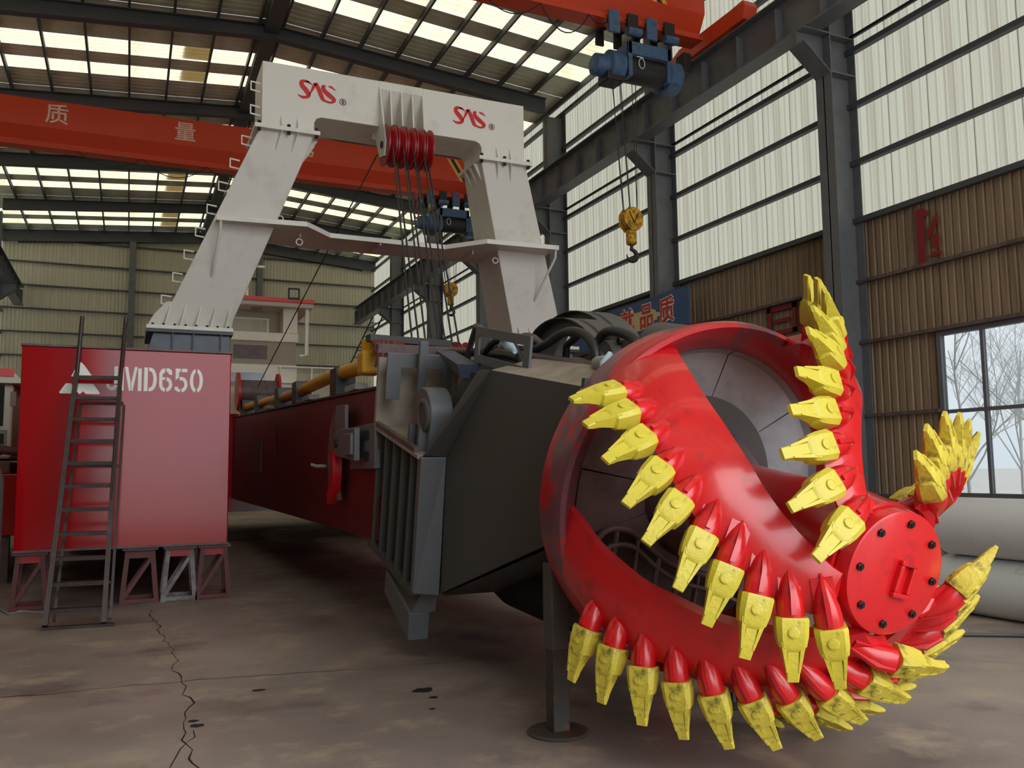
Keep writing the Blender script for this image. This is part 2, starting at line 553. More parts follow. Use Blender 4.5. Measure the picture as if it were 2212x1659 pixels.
# ---- the window in the right wall
win = setting('window_1', 'steel framed window with grey mullions beside the column', 'window')
wx = XR - 0.02
fr = MB().box(wx - .05, wx + .05, WIN_Y0 - .05, WIN_Y1 + .05, 1.06, 1.13).box(wx - .05, wx + .05, WIN_Y0 - .05, WIN_Y1 + .05, 3.75, 3.83)
fr.box(wx - .05, wx + .05, WIN_Y0 - .05, WIN_Y0 + .03, 1.13, 3.75).box(wx - .05, wx + .05, WIN_Y1 - .03, WIN_Y1 + .05, 1.13, 3.75)
fr.build('window_frame', M['grey_steel'], win)
for i in range(1, nwin):
    y = WIN_Y1 - i * wcw
    MB().box(wx - .035, wx + .035, y - .028, y + .028, 1.13, 3.75).build('mullion', M['grey_steel'], win)
MB().box(wx - .04, wx + .04, WIN_Y0, WIN_Y1, 2.44, 2.50).build('transom', M['grey_steel'], win)
for i in range(nwin):
    for z0, z1 in ((1.13, 2.45), (2.5, 3.75)):
        MB().box(wx - .004, wx + .004, WIN_Y0 + i * wcw + .03, WIN_Y0 + (i + 1) * wcw - .03, z0, z1).build('pane', M['glass'], win)

# ---- far end wall and near end wall (with the big door behind the camera)
wall_back = setting('wall_back', 'far gable wall of grey olive sheets with thin dark rails', 'wall')
FW = (XR - XL) / 22
for i in range(22):
    x = XL + i * FW
    zt = min(roof_z(x), roof_z(x + FW)) - 0.02
    put('wall_sheet', corrugated(FW + .012, zt, 5, -0.028).data('wall_sheet'), M['far_sheet'], wall_back, Matrix.Translation((x, Y1, 0)))
for k in range(11):
    z = 13.1 - 1.15 * k
    MB().box(XL, XR, Y1 - .13, Y1 - .03, z - .035, z + .035).build('girt', M['roof_steel'], wall_back)
for s in (1, -1):
    xe = XM + s * (XR - XM)
    MB().prism([(XM, Y1 - .32, Z_RIDGE - .62), (XM, Y1 - .32, Z_RIDGE - .05), (xe, Y1 - .32, Z_EAVE - .05), (xe, Y1 - .32, Z_EAVE - .62)], (0, .1, 0)).build('gable_beam', M['roof_steel'], wall_back)
for x in (-0.1, 6.15):
    MB().box(x - .15, x + .15, Y1 - .45, Y1 - .43, 0, 13.3).box(x - .15, x + .15, Y1 - .16, Y1 - .14, 0, 13.3).box(x - .01, x + .01, Y1 - .43, Y1 - .16, 0, 13.3).build('wind_post', M['column'], wall_back)
wall_front = setting('wall_front', 'near gable wall behind the camera with a tall open doorway', 'wall')
DX0, DX1, DZ = -0.6, 12.4, 11.0
for i in range(22):
    x = XL + i * FW
    zt = min(roof_z(x), roof_z(x + FW)) - 0.02
    z0 = DZ if (x + FW > DX0 and x < DX1) else 0
    put('wall_sheet', corrugated(FW + .012, zt - z0, 5, -0.028).data('wall_sheet'), M['far_sheet'], wall_front, Matrix.Translation((x, Y0, z0)))

# ---- steel columns carrying the runway beams
def column(x, y, side, label):
    c = root('steel_column', (x, y, 0), label, 'column', 'steel columns along the side walls', 'structure')
    s = side                                     # +1: right wall (inner face towards -X)
    xo, xi = x, x - s * 0.62
    zt = 12.75
    MB().box(min(xi, xi + s * .02), max(xi, xi + s * .02), y - .2, y + .2, 0, zt).build('flange', M['column'], c)
    MB().box(min(xo, xo - s * .02), max(xo, xo - s * .02), y - .2, y + .2, 0, zt + .2).build('flange', M['column'], c)
    MB().box(min(xi, xo), max(xi, xo), y - .012, y + .012, 0, zt).build('web', M['column'], c)
    MB().box(min(xi, xo) - .06, max(xi, xo) + .03, y - .26, y + .26, 0, .03).build('base_plate', M['column'], c)
    xb = xi - s * 0.62
    b = MB().prism([(xi, y - .012, 8.95), (xi, y - .012, 9.68), (xb, y - .012, 9.68), (xb, y - .012, 9.45)], (0, .024, 0))
    b.box(min(xb, xi), max(xb, xi), y - .2, y + .2, 9.68, 9.71)
    b.prism([(xi, y - .2, 8.92), (xi, y - .2, 8.95), (xb, y - .2, 9.45), (xb, y - .2, 9.42)], (0, .4, 0))
    b.build('bracket', M['column'], c)
    g = MB()
    for z in (8.95, 9.68):
        g.box(min(xi, xo), max(xi, xo), y - .19, y + .19, z - .012, z + .012)
    g.build('stiffener', M['column'], c)
    return c
ord_words = ['first', 'second', 'third', 'fourth', 'fifth', 'sixth', 'seventh', 'eighth', 'ninth', 'tenth']
seen = [y for y in FRAMES if y > 10]
for y in FRAMES[:-1]:
    if y > 10:
        lab = '%s slate steel column from the big window along the translucent side wall' % ord_words[seen.index(y)]
    else:
        lab = 'slate steel column of the translucent side wall nearer than the window'
    column(XR - .08, y, 1, lab)
    column(XL + .08, y, -1, 'slate steel column of the opposite side wall')

# ---- runway beams
def runway(xc, side, label):
    rb = root('runway_beam', (xc, Y0, 9.71), label, 'beam', kind='structure')
    MB().box(xc - .2, xc + .2, Y0, Y1 - .3, 9.71, 9.735).build('lower_flange', M['column'], rb)
    MB().box(xc - .2, xc + .2, Y0, Y1 - .3, 10.59, 10.615).build('upper_flange', M['column'], rb)
    MB().box(xc - .01, xc + .01, Y0, Y1 - .3, 9.735, 10.59).build('web', M['column'], rb)
    MB().box(xc - .04, xc + .04, Y0, Y1 - .3, 10.615, 10.70).build('rail', M['iron'], rb)
    st = MB().box(-.012 - .17, -.012, -.01, .01, 9.735, 10.45).data('stiffener')
    y = Y0 + .6
    while y < Y1 - .4:
        put('stiffener', st, M['column'], rb, Matrix.Translation((xc, y, 0)) if side > 0 else Matrix.Translation((xc + .194, y, 0)))
        y += 1.18
runway(11.42, 1, 'dark steel crane runway beam along the translucent side wall')
runway(-5.05, -1, 'dark steel crane runway beam on the opposite wall')

# ---- roof: sheets, skylights, purlins, rafters
ceiling = setting('ceiling', 'olive grey sheet roof with pale skylight strips and dark purlins', 'ceiling')
BAY = [(0, 2.2, 0), (2.2, 3.1, 1), (3.1, 3.85, 0), (3.85, 4.65, 1), (4.65, 5.9, 0)]
slope = (Z_RIDGE - Z_EAVE) / (XR - XM)
LEN = math.hypot(XR - XM, Z_RIDGE - Z_EAVE)
ang = math.atan(slope)
strip_me = {}
for (a, b_, sky) in BAY:
    strip_me[(a, b_)] = corrugated(b_ - a - .003, LEN, max(2, int((b_ - a) / .22)), 0.025).data('skylight_sheet' if sky else 'roof_sheet')
for fy in FRAMES[:-1]:
    for (a, b_, sky) in BAY:
        for s in (1, -1):
            # local x -> Y, local z -> down the slope, local y -> up
            ze = V((s * math.cos(ang), 0, -math.sin(ang)))
            xe = V((0, 1, 0))
            ye = ze.cross(xe)
            if ye.z < 0:
                ye = -ye
            put('skylight_sheet' if sky else 'roof_sheet', strip_me[(a, b_)], M['sky_sheet'] if sky else M['roof_sheet'], ceiling,
                frame_mtx((XM, fy + a, Z_RIDGE), xe, ye, ze))
# a few sheets yellowed with age on the side away from the tall window wall
old_me = corrugated(.86, .8, 4, 0.02).data('yellowed_sheet')
for fy in FRAMES[:-1]:
    for a, b_ in ((2.2, 3.1), (3.85, 4.65)):
        d = 1.35
        put('yellowed_sheet', old_me, M['sky_sheet_old'], ceiling, frame_mtx((XM - d * math.cos(ang), fy + a, Z_RIDGE - d * math.sin(ang) - .006), (0, 1, 0), (0, 0, 1), (-math.cos(ang), 0, -math.sin(ang))))
NP_ = 9
for s in (1, -1):
    for k in range(NP_):
        d = 0.32 + k * (LEN - .4) / (NP_ - 1)
        x = XM + s * d * math.cos(ang)
        z = Z_RIDGE - d * math.sin(ang)
        MB().box(x - .03, x + .03, Y0, Y1, z - .2, z - .02).build('purlin', M['roof_steel'], ceiling)
for fy in FRAMES:
    for s in (1, -1):
        rf = root('roof_beam', (XM, fy, Z_RIDGE - .4), 'dark steel roof beam sloping from ridge to eave under the sheets', 'beam', 'sloping roof beams', 'structure')
        xe = XM + s * (XR - XM - .7)
        ds = (xe - XM) * s * slope
        zt = Z_RIDGE - .21
        dep = .36
        # top flange, bottom flange, web
        MB().hexa([(XM, fy - .13, zt - .02), (xe, fy - .13, zt - .02 - ds), (xe, fy + .13, zt - .02 - ds), (XM, fy + .13, zt - .02),
                   (XM, fy - .13, zt), (xe, fy - .13, zt - ds), (xe, fy + .13, zt - ds), (XM, fy + .13, zt)]).build('top_flange', M['roof_steel'], rf)
        MB().hexa([(XM, fy - .13, zt - dep), (xe, fy - .13, zt - dep - ds - .1), (xe, fy + .13, zt - dep - ds - .1), (XM, fy + .13, zt - dep),
                   (XM, fy - .13, zt - dep + .02), (xe, fy - .13, zt - dep - ds - .08), (xe, fy + .13, zt - dep - ds - .08), (XM, fy + .13, zt - dep + .02)]).build('bottom_flange', M['roof_steel'], rf)
        MB().hexa([(XM, fy - .01, zt - dep), (xe, fy - .01, zt - dep - ds - .1), (xe, fy + .01, zt - dep - ds - .1), (XM, fy + .01, zt - dep),
                   (XM, fy - .01, zt), (xe, fy - .01, zt - ds), (xe, fy + .01, zt - ds), (XM, fy + .01, zt)]).build('web', M['roof_steel'], rf)
rb = setting('ridge_beam', 'dark steel ridge beam running along the roof peak', 'beam',
             MB().box(XM - .2, XM + .2, Y0, Y1, Z_RIDGE - .42, Z_RIDGE - .18), M['roof_steel'])

# ---- red characters left on the brown wall
pr = MB()
def wall_poly(pts, b):
    b.prism([(XR - .075, y, z) for y, z in pts], (.03, 0, 0))
wall_poly([(10.55, 6.0), (10.42, 6.02), (10.30, 5.93), (10.33, 5.85), (10.41, 5.85), (10.42, 5.05), (10.55, 5.02)], pr)
wall_poly([(10.32, 5.42), (10.13, 5.72), (10.13, 5.86), (10.32, 5.6)], pr)
wall_poly([(10.30, 5.12), (10.10, 5.12), (10.10, 5.2), (10.30, 5.2)], pr)
wall_poly([(10.26, 5.28), (10.15, 5.25), (10.13, 5.5), (10.24, 5.5)], pr)
pr.build('painted_character', M['painted_red'], wall_right)
pr = MB()
for (ya, yb, za, zb) in ((14.35, 14.45, 4.35, 4.95), (13.6, 13.7, 4.35, 4.95), (13.6, 14.45, 4.85, 4.95), (13.6, 14.45, 4.35, 4.44), (13.8, 14.3, 4.6, 4.68), (13.2, 13.5, 4.3, 4.95)):
    pr.box(XR - .075, XR - .045, ya, yb, za, zb)
pr.build('painted_character', M['painted_red'], wall_right)
# ================================================================== THE DREDGE: cutter head
TILT = 0.223
RC = V((3.331, 4.4, 1.392))
S_ = V((0, math.cos(TILT), math.sin(TILT)))          # backwards along the cutter axis
H_ = V((0, -math.sin(TILT), math.cos(TILT)))
X_ = V((1, 0, 0))
def G(x, s, h):
    return RC + X_ * x + S_ * s + H_ * h
def interp(x, xs, ys):
    if x <= xs[0]:
        return ys[0]
    for a, b, c, d in zip(xs[:-1], xs[1:], ys[:-1], ys[1:]):
        if x <= b:
            return c + (d - c) * (x - a) / (b - a)
    return ys[-1]
def smooth_interp(xs, ys, n=3):
    """piecewise-linear table, softened"""
    w = 0.05
    return lambda x: sum(interp(x + k * w / n, xs, ys) for k in range(-n, n + 1)) / (2 * n + 1)
prof_lead = smooth_interp([-.1, 0, .3, .6, .9, 1.15, 1.35, 1.5], [1.10, 1.108, 1.13, 1.065, .895, .64, .38, .2])
prof_trail = smooth_interp([-.1, 0, .3, .6, .9, 1.15, 1.35, 1.5], [1.03, 1.03, 1.0, .91, .75, .52, .31, .2])
phi_lead = smooth_interp([-.1, .19, .38, .56, .68, .79, .89, .99, 1.05, 1.13, 1.2, 1.35], [-47, -52, -56, -60, -65, -70, -75, -83, -88, -96, -106, -122])
phi_trail = smooth_interp([-.1, .03, .48, .74, .93, 1.08, 1.19, 1.27, 1.35], [-23, -25, -37, -44, -51, -61, -69, -77, -90])

cutter = root('dredge_cutter', tuple(G(0, 0, -1.3)), 'red dredger cutter head with spiral blades and yellow teeth', 'cutter head')

def pol(s, r_, deg):
    a = R(deg)
    return G(r_ * math.sin(a), s, r_ * math.cos(a))

def catmull_xy(P, k=6):
    out = []
    for i in range(len(P) - 1):
        p0, p1, p2, p3 = P[max(i - 1, 0)], P[i], P[i + 1], P[min(i + 2, len(P) - 1)]
        for j in range(k):
            t = j / k
            out.append(tuple(.5 * (2 * p1[m_] + (p2[m_] - p0[m_]) * t + (2 * p0[m_] - 5 * p1[m_] + 4 * p2[m_] - p3[m_]) * t * t + (3 * p1[m_] - p0[m_] - 3 * p2[m_] + p3[m_]) * t ** 3) for m_ in range(len(p1))))
    out.append(P[-1])
    return out

# ring that carries the blades
MB().lathe([(.32, 1.06), (.02, 1.108), (-.03, 1.10), (-.05, 1.075), (.05, .965), (.14, .93), (.36, .915), (.36, 1.0)], RC, S_, 96, closed=True).build('ring', M['ring_red'], cutter, smooth=32)
# hub
MB().lathe([(-1.295, .27), (-1.29, .325), (-1.22, .325), (-1.1, .335), (-.92, .33), (-.7, .31), (-.35, .29), (.1, .28)], RC, S_, 64).build('hub', M['red'], cutter, smooth=40)
cap = MB().lathe([(-1.375, .02), (-1.38, .288), (-1.375, .300), (-1.335, .306), (-1.30, .306), (-1.295, .2)], RC, S_, 72).build('hub_cap', M['red'], cutter, smooth=30)
bolt = MB().lathe([(0, .02), (.014, .02), (.016, .012), (.022, .0115)], (0, 0, 0), (0, 0, 1), 6).data('bolt')
Bm = lambda s, r_, deg: frame_mtx(pol(s, r_, deg), X_, -H_, -S_)
for k in range(8):
    put('bolt', bolt, M['bolt'], cap, Bm(-1.378, .245, 12 + 45 * k))
# pad eye in the middle of the cap: rectangular frame
hk = MB()
def capbox(x0, x1, h0, h1, t=.035, rot=-14):
    c_, s2 = math.cos(R(rot)), math.sin(R(rot))
    def q(x, h, s):
        return G(x * c_ - h * s2 + .045, s, x * s2 + h * c_ - .03)
    hk.hexa([q(x0, h0, -1.37), q(x1, h0, -1.37), q(x1, h1, -1.37), q(x0, h1, -1.37), q(x0, h0, -1.37 - t), q(x1, h0, -1.37 - t), q(x1, h1, -1.37 - t), q(x0, h1, -1.37 - t)])
capbox(-.055, .055, -.09, -.065)
capbox(-.055, .055, .065, .09)
capbox(-.055, -.028, -.065, .065)
capbox(.028, .055, -.065, .065)
hk.build('lifting_eye', M['red'], cap, bevel=.006)

# tooth and adapter, local +Z points out along the tooth, +Y away from the blade surface
def rect_ring(w, h, z, dy=0, ch=.3):
    c = min(w, h) * ch
    return [(x, y + dy, z) for x, y in ((-w/2 + c, -h/2), (w/2 - c, -h/2), (w/2, -h/2 + c), (w/2, h/2 - c), (w/2 - c, h/2), (-w/2 + c, h/2), (-w/2, h/2 - c), (-w/2, -h/2 + c))]
def tooth_mesh(var):
    b = MB()
    b.loft([rect_ring(.142, .122, 0, 0, .18), rect_ring(.150, .130, .012, 0, .18), rect_ring(.142, .112, .085, 0, .18), rect_ring(.124, .094, .132, 0, .18), rect_ring(.092, .080, .148, 0, .18),
            rect_ring(.066, .066, .156, 0, .15), rect_ring(.064, .054, .20, 0, .15), rect_ring(.060, .038, .26, -.002, .15), rect_ring(.054, .018, .295, -.004, .15)])
    # webs running from the socket into the pick, hollow between them
    for s in (-1, 1):
        b.hexa([(s*.034, -.03, .11), (s*.056, -.03, .11), (s*.056, .048, .11), (s*.034, .048, .11),
                (s*.022, -.010, .25), (s*.031, -.010, .25), (s*.031, .022, .25), (s*.022, .022, .25)])
    b.lathe([(.052, .026), (.064, .026), (.066, .020), (.066, .016)], (0, 0, .065), (0, 1, 0), 12)
    return b.data('tooth', smooth=28)
def adapter_mesh():
    b = MB()
    def ring(w, h, z, dy):
        return [(math.cos(2*math.pi*k/14) * w/2, math.sin(2*math.pi*k/14) * h/2 + dy, z) for k in range(14)]
    b.loft([ring(.125, .115, .02, 0), ring(.130, .125, -.02, 0), ring(.120, .125, -.07, -.006), ring(.088, .12, -.13, -.03), ring(.05, .10, -.19, -.06), ring(.016, .05, -.235, -.10)])
    # crest
    b.loft([[(-.016, .04, 0), (.016, .04, 0), (.011, .072, 0), (-.011, .072, 0)], [(-.016, .03, -.10), (.016, .03, -.10), (.011, .068, -.10), (-.011, .068, -.10)], [(-.008, -.05, -.22), (.008, -.05, -.22), (.005, -.03, -.22), (-.005, -.03, -.22)]])
    b.hexa([(-.05, -.11, -.2), (.05, -.11, -.2), (.05, -.02, -.2), (-.05, -.02, -.2), (-.052, -.05, .0), (.052, -.05, .0), (.052, 0, .0), (-.052, 0, .0)])
    return b.data('tooth_adapter', smooth=40)
TOOTH, TOOTH_D, ADAPT = tooth_mesh(0), tooth_mesh(1), adapter_mesh()
TOOTH.materials.append(M['yellow'])
TOOTH_D.materials.append(M['yellow_dirty'])
ADAPT.materials.append(M['red'])

def lead_pt(d, off, dr=0.0):
    return pol(-d, prof_lead(d) + dr, phi_lead(d) + off)
def trail_pt(d, off, dr=0.0):
    return pol(-d, prof_trail(d) + dr, phi_trail(d) + off)

def blade(off, dirty, wide=1.0, n_teeth=10, first=.31, last=1.335):
    N, K = 44, 9
    top, bot = [], []
    for i in range(N + 1):
        d = -.06 + (1.355 + .06) * i / N
        a, c = lead_pt(d, off), trail_pt(d, off)
        axis = G(0, -d, 0)
        row_t, row_b = [], []
        q_ = 1 - (1 - wide) * max(0, min(1, (d - .1) / .5))
        pa, pb = phi_lead(d) + off, phi_lead(d) + off + (phi_trail(d) - phi_lead(d)) * q_
        ra = prof_lead(d)
        rb_ = ra + (prof_trail(d) - ra) * q_
        for k in range(K + 1):
            t = k / K
            r_ = ra + (rb_ - ra) * t + .02 * math.sin(math.pi * t)
            ph = pa + (pb - pa) * t
            th = .075 * (1 - .35 * t) * (1 if d < 1.2 else max(.4, 1 - (d - 1.2) * 2))
            row_t.append(pol(-d, r_, ph))
            row_b.append(pol(-d + .03, r_ - th, ph))
        top.append(row_t)
        bot.append(row_b)
    rings = [t_ + b_[::-1] for t_, b_ in zip(top, bot)]
    bl = MB().loft(rings).build('blade', M['red'], cutter, smooth=42)
    # teeth spaced evenly along the leading edge
    ds = [first + (last - first) * i / 200 for i in range(201)]
    P = [lead_pt(d, off) for d in ds]
    acc = [0.0]
    for p, q in zip(P[:-1], P[1:]):
        acc.append(acc[-1] + (q - p).length)
    for j in range(n_teeth):
        L = acc[-1] * j / (n_teeth - 1)
        d = interp(L, acc, ds)
        p = lead_pt(d, off)
        along = (lead_pt(d + .03, off) - lead_pt(d - .03, off)).normalized()
        across = (lead_pt(d, off) - trail_pt(d, off))
        across = (across - along * across.dot(along)).normalized()
        nrm = across.cross(along)
        if nrm.dot(p - G(0, -d, 0)) < 0:
            nrm = -nrm
        tang = -(pol(-d, 1, phi_lead(d) + off + 1) - pol(-d, 1, phi_lead(d) + off - 1)).normalized()
        wn_ = .62 - .40 * max(0, min(1, (d - .5) / .6))
        zdir = (tang * .62 + across * .38 + nrm * wn_ + V((random.uniform(-.05, .05), random.uniform(-.05, .05), random.uniform(-.05, .05)))).normalized()
        ydir = (nrm - zdir * nrm.dot(zdir)).normalized()
        xdir = ydir.cross(zdir)
        o = p + across * .015 + nrm * .045
        put('tooth_adapter', ADAPT, None, bl, frame_mtx(o, xdir, ydir, zdir))
        is_d = dirty[j] if isinstance(dirty, (list, tuple)) else dirty
        put('tooth', TOOTH_D if is_d else TOOTH, None, bl, frame_mtx(o + zdir * .015, xdir, ydir, zdir))
    return bl
BLADES = [(0, 0, 1.0), (-66, 1, .93), (70, 0, .66), (144, 1, .8), (-134, 1, 1.0)]
for off, dirty, wide in BLADES:
    blade(off, dirty, wide)

# ------------------------------------------------------------------ shield behind the cutter with the suction mouth
shield = root('suction_shield', tuple(G(0, .4, -1.0)), 'dark grey cone shield with slotted suction mouth inside the red ring', 'shield')
def sector(b, prof, a0, a1, n):
    rows = []
    for i in range(n + 1):
        a = a0 + (a1 - a0) * i / n
        rows.append([pol(s, r_, a) for s, r_ in prof])
    k = len(prof)
    vs = [p for r_ in rows for p in r_]
    fs = [(i * k + j, i * k + j + 1, (i + 1) * k + j + 1, (i + 1) * k + j) for i in range(n) for j in range(k - 1)]
    return b.add(vs, fs)
up_prof = [(.13, .945), (.20, .90), (.27, .62), (.31, .44), (.22, .36)]
seams = [-34, 8, 52, 98]
for a0, a1 in zip(seams[:-1], seams[1:]):
    sector(MB(), up_prof, a0 + .25, a1 - .25, 14).build('cone_plate', M['backplate'], shield, smooth=20)
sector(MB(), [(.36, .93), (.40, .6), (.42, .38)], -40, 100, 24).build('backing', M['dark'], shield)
sector(MB(), [(.10, .935), (.13, .60), (.16, .36)], -78, -34, 12).build('face_plate', M['brown_steel'], shield, smooth=20)
sector(MB(), [(.09, .935), (.12, .58), (.15, .36)], -104, -78.5, 10).build('face_plate', M['brown_steel'], shield, smooth=20)
RIM_A = [-215, -201, -180, -152, -128, -112, -104]
RIM_R = [.86, .61, .48, .46, .50, .58, .74]
vs, fs = [], []
for i in range(41):
    a = -215 + 111 * i / 40
    vs += [pol(.10, interp(a, RIM_A, RIM_R), a), pol(.14, .36, a)]
    if i:
        fs.append((2 * i - 2, 2 * i - 1, 2 * i + 1, 2 * i))
MB().add(vs, fs).build('face_plate', M['brown_steel'], shield, smooth=20)
sector(MB(), [(.10, .935), (.13, .60), (.16, .36)], 98.5, 145, 14).build('face_plate', M['brown_steel'], shield, smooth=20)
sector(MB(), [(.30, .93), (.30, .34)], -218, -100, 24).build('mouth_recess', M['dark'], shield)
MB().lathe([(.40, .46), (.16, .44), (-.02, .36), (-.10, .31), (-.12, .2)], RC, S_, 48).build('bearing_housing', M['brown_steel'], shield, smooth=25)
# slotted grille of the mouth
rim = [G(x, .06, h) for x, h in catmull_xy([(-.80, -.30), (-.78, -.22), (-.70, -.17), (-.56, -.19), (-.40, -.31), (-.22, -.42), (0, -.49), (.22, -.57), (.48, -.70)])]
low = [pol(.08, .885, -110 - 104 * i / 30) for i in range(31)]
MB().tube(rim, .020, 8).build('grille_rim', M['brown_steel'], shield, smooth=60)
MB().tube(low, .020, 8).build('grille_rim', M['brown_steel'], shield, smooth=60)
inner = [p + H_ * -.10 + X_ * .03 for p in rim]
MB().tube(inner[6:], .016, 8).build('grille_rim', M['brown_steel'], shield, smooth=60)
for x in (-.66, -.50, -.34, -.18, -.02, .14, .30):
    top = min(rim, key=lambda p: abs(p.x - RC.x - x))
    bot = min(low, key=lambda p: abs(p.x - RC.x - x + .02))
    MB().tube([top, bot], .017, 6).build('grille_bar', M['brown_steel'], shield, smooth=60)
MB().tube([pol(.30, .86, 75), pol(.32, .45, 60)], .006, 6).build('weld_wire', M['hose_wrap'], shield)

# ------------------------------------------------------------------ posts that prop the cutter
def prop_post(x, y, lab):
    p = root('prop_post', (x, y, 0), lab, 'post', 'posts propping the cutter')
    MB().lathe([(0, .185), (.012, .19), (.02, .18)], (x, y, 0), (0, 0, 1), 36).build('base_plate', M['rust'], p, smooth=30)
    MB().box(x - .055, x + .055, y - .055, y + .055, .018, .62).build('lower_sleeve', M['rust'], p, bevel=.008)
    MB().box(x - .062, x + .062, y - .062, y + .062, .5, 1.02).build('upper_tube', M['black'], p, bevel=.008)
    return p
prop_post(2.44, 4.86, 'square steel prop post with rusty foot beside the cutter ring')
prop_post(3.82, 4.93, 'square steel prop post mostly hidden behind the cutter teeth')
# ================================================================== black drive housing behind the cutter (tilted with the cutter)
hs = root('drive_housing', tuple(G(0, 3, -1.9)), 'black steel drive housing with ribbed side behind the red cutter', 'dredge housing')
def gquad(b, pts, ext):
    return b.prism([G(*p) for p in pts], X_ * ext[0] + S_ * ext[1] + H_ * ext[2])
def gbox(b, x0, x1, s0, s1, h0, h1):
    return b.hexa([G(x0, s0, h0), G(x1, s0, h0), G(x1, s1, h0), G(x0, s1, h0), G(x0, s0, h1), G(x1, s0, h1), G(x1, s1, h1), G(x0, s1, h1)])
A = (-.93, 2.36, -.21)
Bq = (-.923, 2.30, -1.36)
AP = (-.859, 1.72, .585)
E1 = (-.70, .28, .63)
E0 = (-.70, .28, -.20)
# tapering side plates left and right (right is the mirror)
for sg in (1, -1):
    def m(p):
        return G(p[0] * sg, p[1], p[2])
    MB().add([m(A), m(Bq), m(E0), m(E1), m(AP)] + [m((p[0] + .03, p[1] + .0, p[2])) for p in (A, Bq, E0, E1, AP)],
             [(0, 1, 2, 3, 4), (9, 8, 7, 6, 5), (0, 5, 6, 1), (1, 6, 7, 2), (2, 7, 8, 3), (3, 8, 9, 4), (4, 9, 5, 0)]).build('side_plate', M['black'], hs)
    # shoulder plate above it, in paler tan
    MB().add([m(AP), m(E1), m((-.36, .28, .80)), m((-.45, 1.75, .70))], [(0, 1, 2, 3)]).build('shoulder_plate', M['tan_steel'], hs)
    # slanted flange along its rear edge
    MB().add([m((-1.13, 2.36, -.20)), m(A), m(AP), m((-.92, 1.76, .585)), m((-1.13, 2.40, -.22)), m((-.93, 2.40, -.22)), m((-.86, 1.77, .57)), m((-.92, 1.81, .57))],
             [(0, 1, 2, 3), (7, 6, 5, 4), (0, 4, 5, 1), (1, 5, 6, 2), (2, 6, 7, 3), (3, 7, 4, 0)]).build('slanted_flange', M['black'], hs, bevel=.006)
    # front post of the ribbed box
    b = MB()
    b.hexa([m((-1.15, 2.34, -1.36)), m((-.93, 2.30, -1.38)), m((-.93, 2.42, -1.38)), m((-1.15, 2.42, -1.36)), m((-1.15, 2.36, -.215)), m((-.93, 2.36, -.215)), m((-.93, 2.46, -.215)), m((-1.15, 2.46, -.215))])
    b.build('corner_post', M['grey_steel'], hs, bevel=.008)
    # ribbed side wall
    b = MB()
    b.hexa([m((-1.06, 2.4, -1.34)), m((-1.02, 2.4, -1.34)), m((-1.02, 3.75, -1.34)), m((-1.06, 3.75, -1.34)), m((-1.06, 2.4, -.24)), m((-1.02, 2.4, -.24)), m((-1.02, 3.75, -.24)), m((-1.06, 3.75, -.24))])
    b.build('side_wall', M['black'], hs)
    for k in range(5):
        s0 = 2.62 + k * .27
        b = MB()
        b.hexa([m((-1.15, s0, -1.34)), m((-1.05, s0, -1.34)), m((-1.05, s0 + .028, -1.34)), m((-1.15, s0 + .028, -1.34)), m((-1.15, s0, -.24)), m((-1.05, s0, -.24)), m((-1.05, s0 + .028, -.24)), m((-1.15, s0 + .028, -.24))])
        b.build('rib', M['black'], hs)
# ledge, back plate, floor, front
b = MB()
gquad(b, [(-1.17, 2.40, -.24), (1.17, 2.40, -.24), (1.17, 3.85, -.24), (-1.17, 3.85, -.24)], (0, 0, .035))
b.build('ledge', M['tan_steel'], hs, bevel=.006)
b = MB()
gbox(b, -1.17, -1.12, 2.5, 3.8, -.205, -.16)
b.build('ledge_kerb', M['brown_steel'], hs)
b = MB()
gbox(b, -1.15, 1.15, 2.4, 3.85, -1.40, -1.34)
b.build('bottom_plate', M['black'], hs)
b = MB()
b.add([G(-.93, 2.3, -1.38), G(.93, 2.3, -1.38), G(.93, .28, -.32), G(-.93, .28, -.32)], [(0, 1, 2, 3)])
b.build('belly_plate', M['black'], hs)
b = MB()
gbox(b, -.85, .85, .27, .31, -.85, .70)
b.build('front_plate', M['black'], hs)
# suction pipe belly
MB().tube([G(-.1, .35, -.62), G(-.1, .9, -.85), G(-.1, 1.5, -1.05), G(-.1, 2.4, -1.25), G(-.1, 3.6, -1.2)], [.36, .38, .36, .33, .33], 28).build('suction_pipe', M['dark'], hs, smooth=50)
b = MB()
gbox(b, -1.16, 1.16, 3.8, 3.86, -.24, .46)
b.build('back_plate', M['tan_steel'], hs)
# notched grey plate in front of it
b = MB()
def uplate(x0, x1, h0, h1, s0):
    b.prism([G(x0, s0, h0), G(x0 + .20, s0, h0), G(x0 + .20, s0, h1 - .16), G(x1, s0, h1 - .16), G(x1, s0, h1), G(x0, s0, h1)], S_ * .03)
b.prism([G(x, 3.55, h) for x, h in ((-1.15, .09), (-1.01, .09), (-1.01, .39), (-.58, .39), (-.58, .12), (-.50, .12), (-.50, .53), (-1.15, .53))], S_ * .03)
b.build('notched_plate', M['grey_steel'], hs, bevel=.005)
b = MB()
gbox(b, -.88, -.80, 3.42, 3.48, .10, .66)
b.build('upright_bar', M['grey_steel'], hs, bevel=.004)
b = MB()
gbox(b, -.46, -.42, 3.3, 3.36, .25, .56)
b.build('upright_bar', M['grey_steel'], hs)
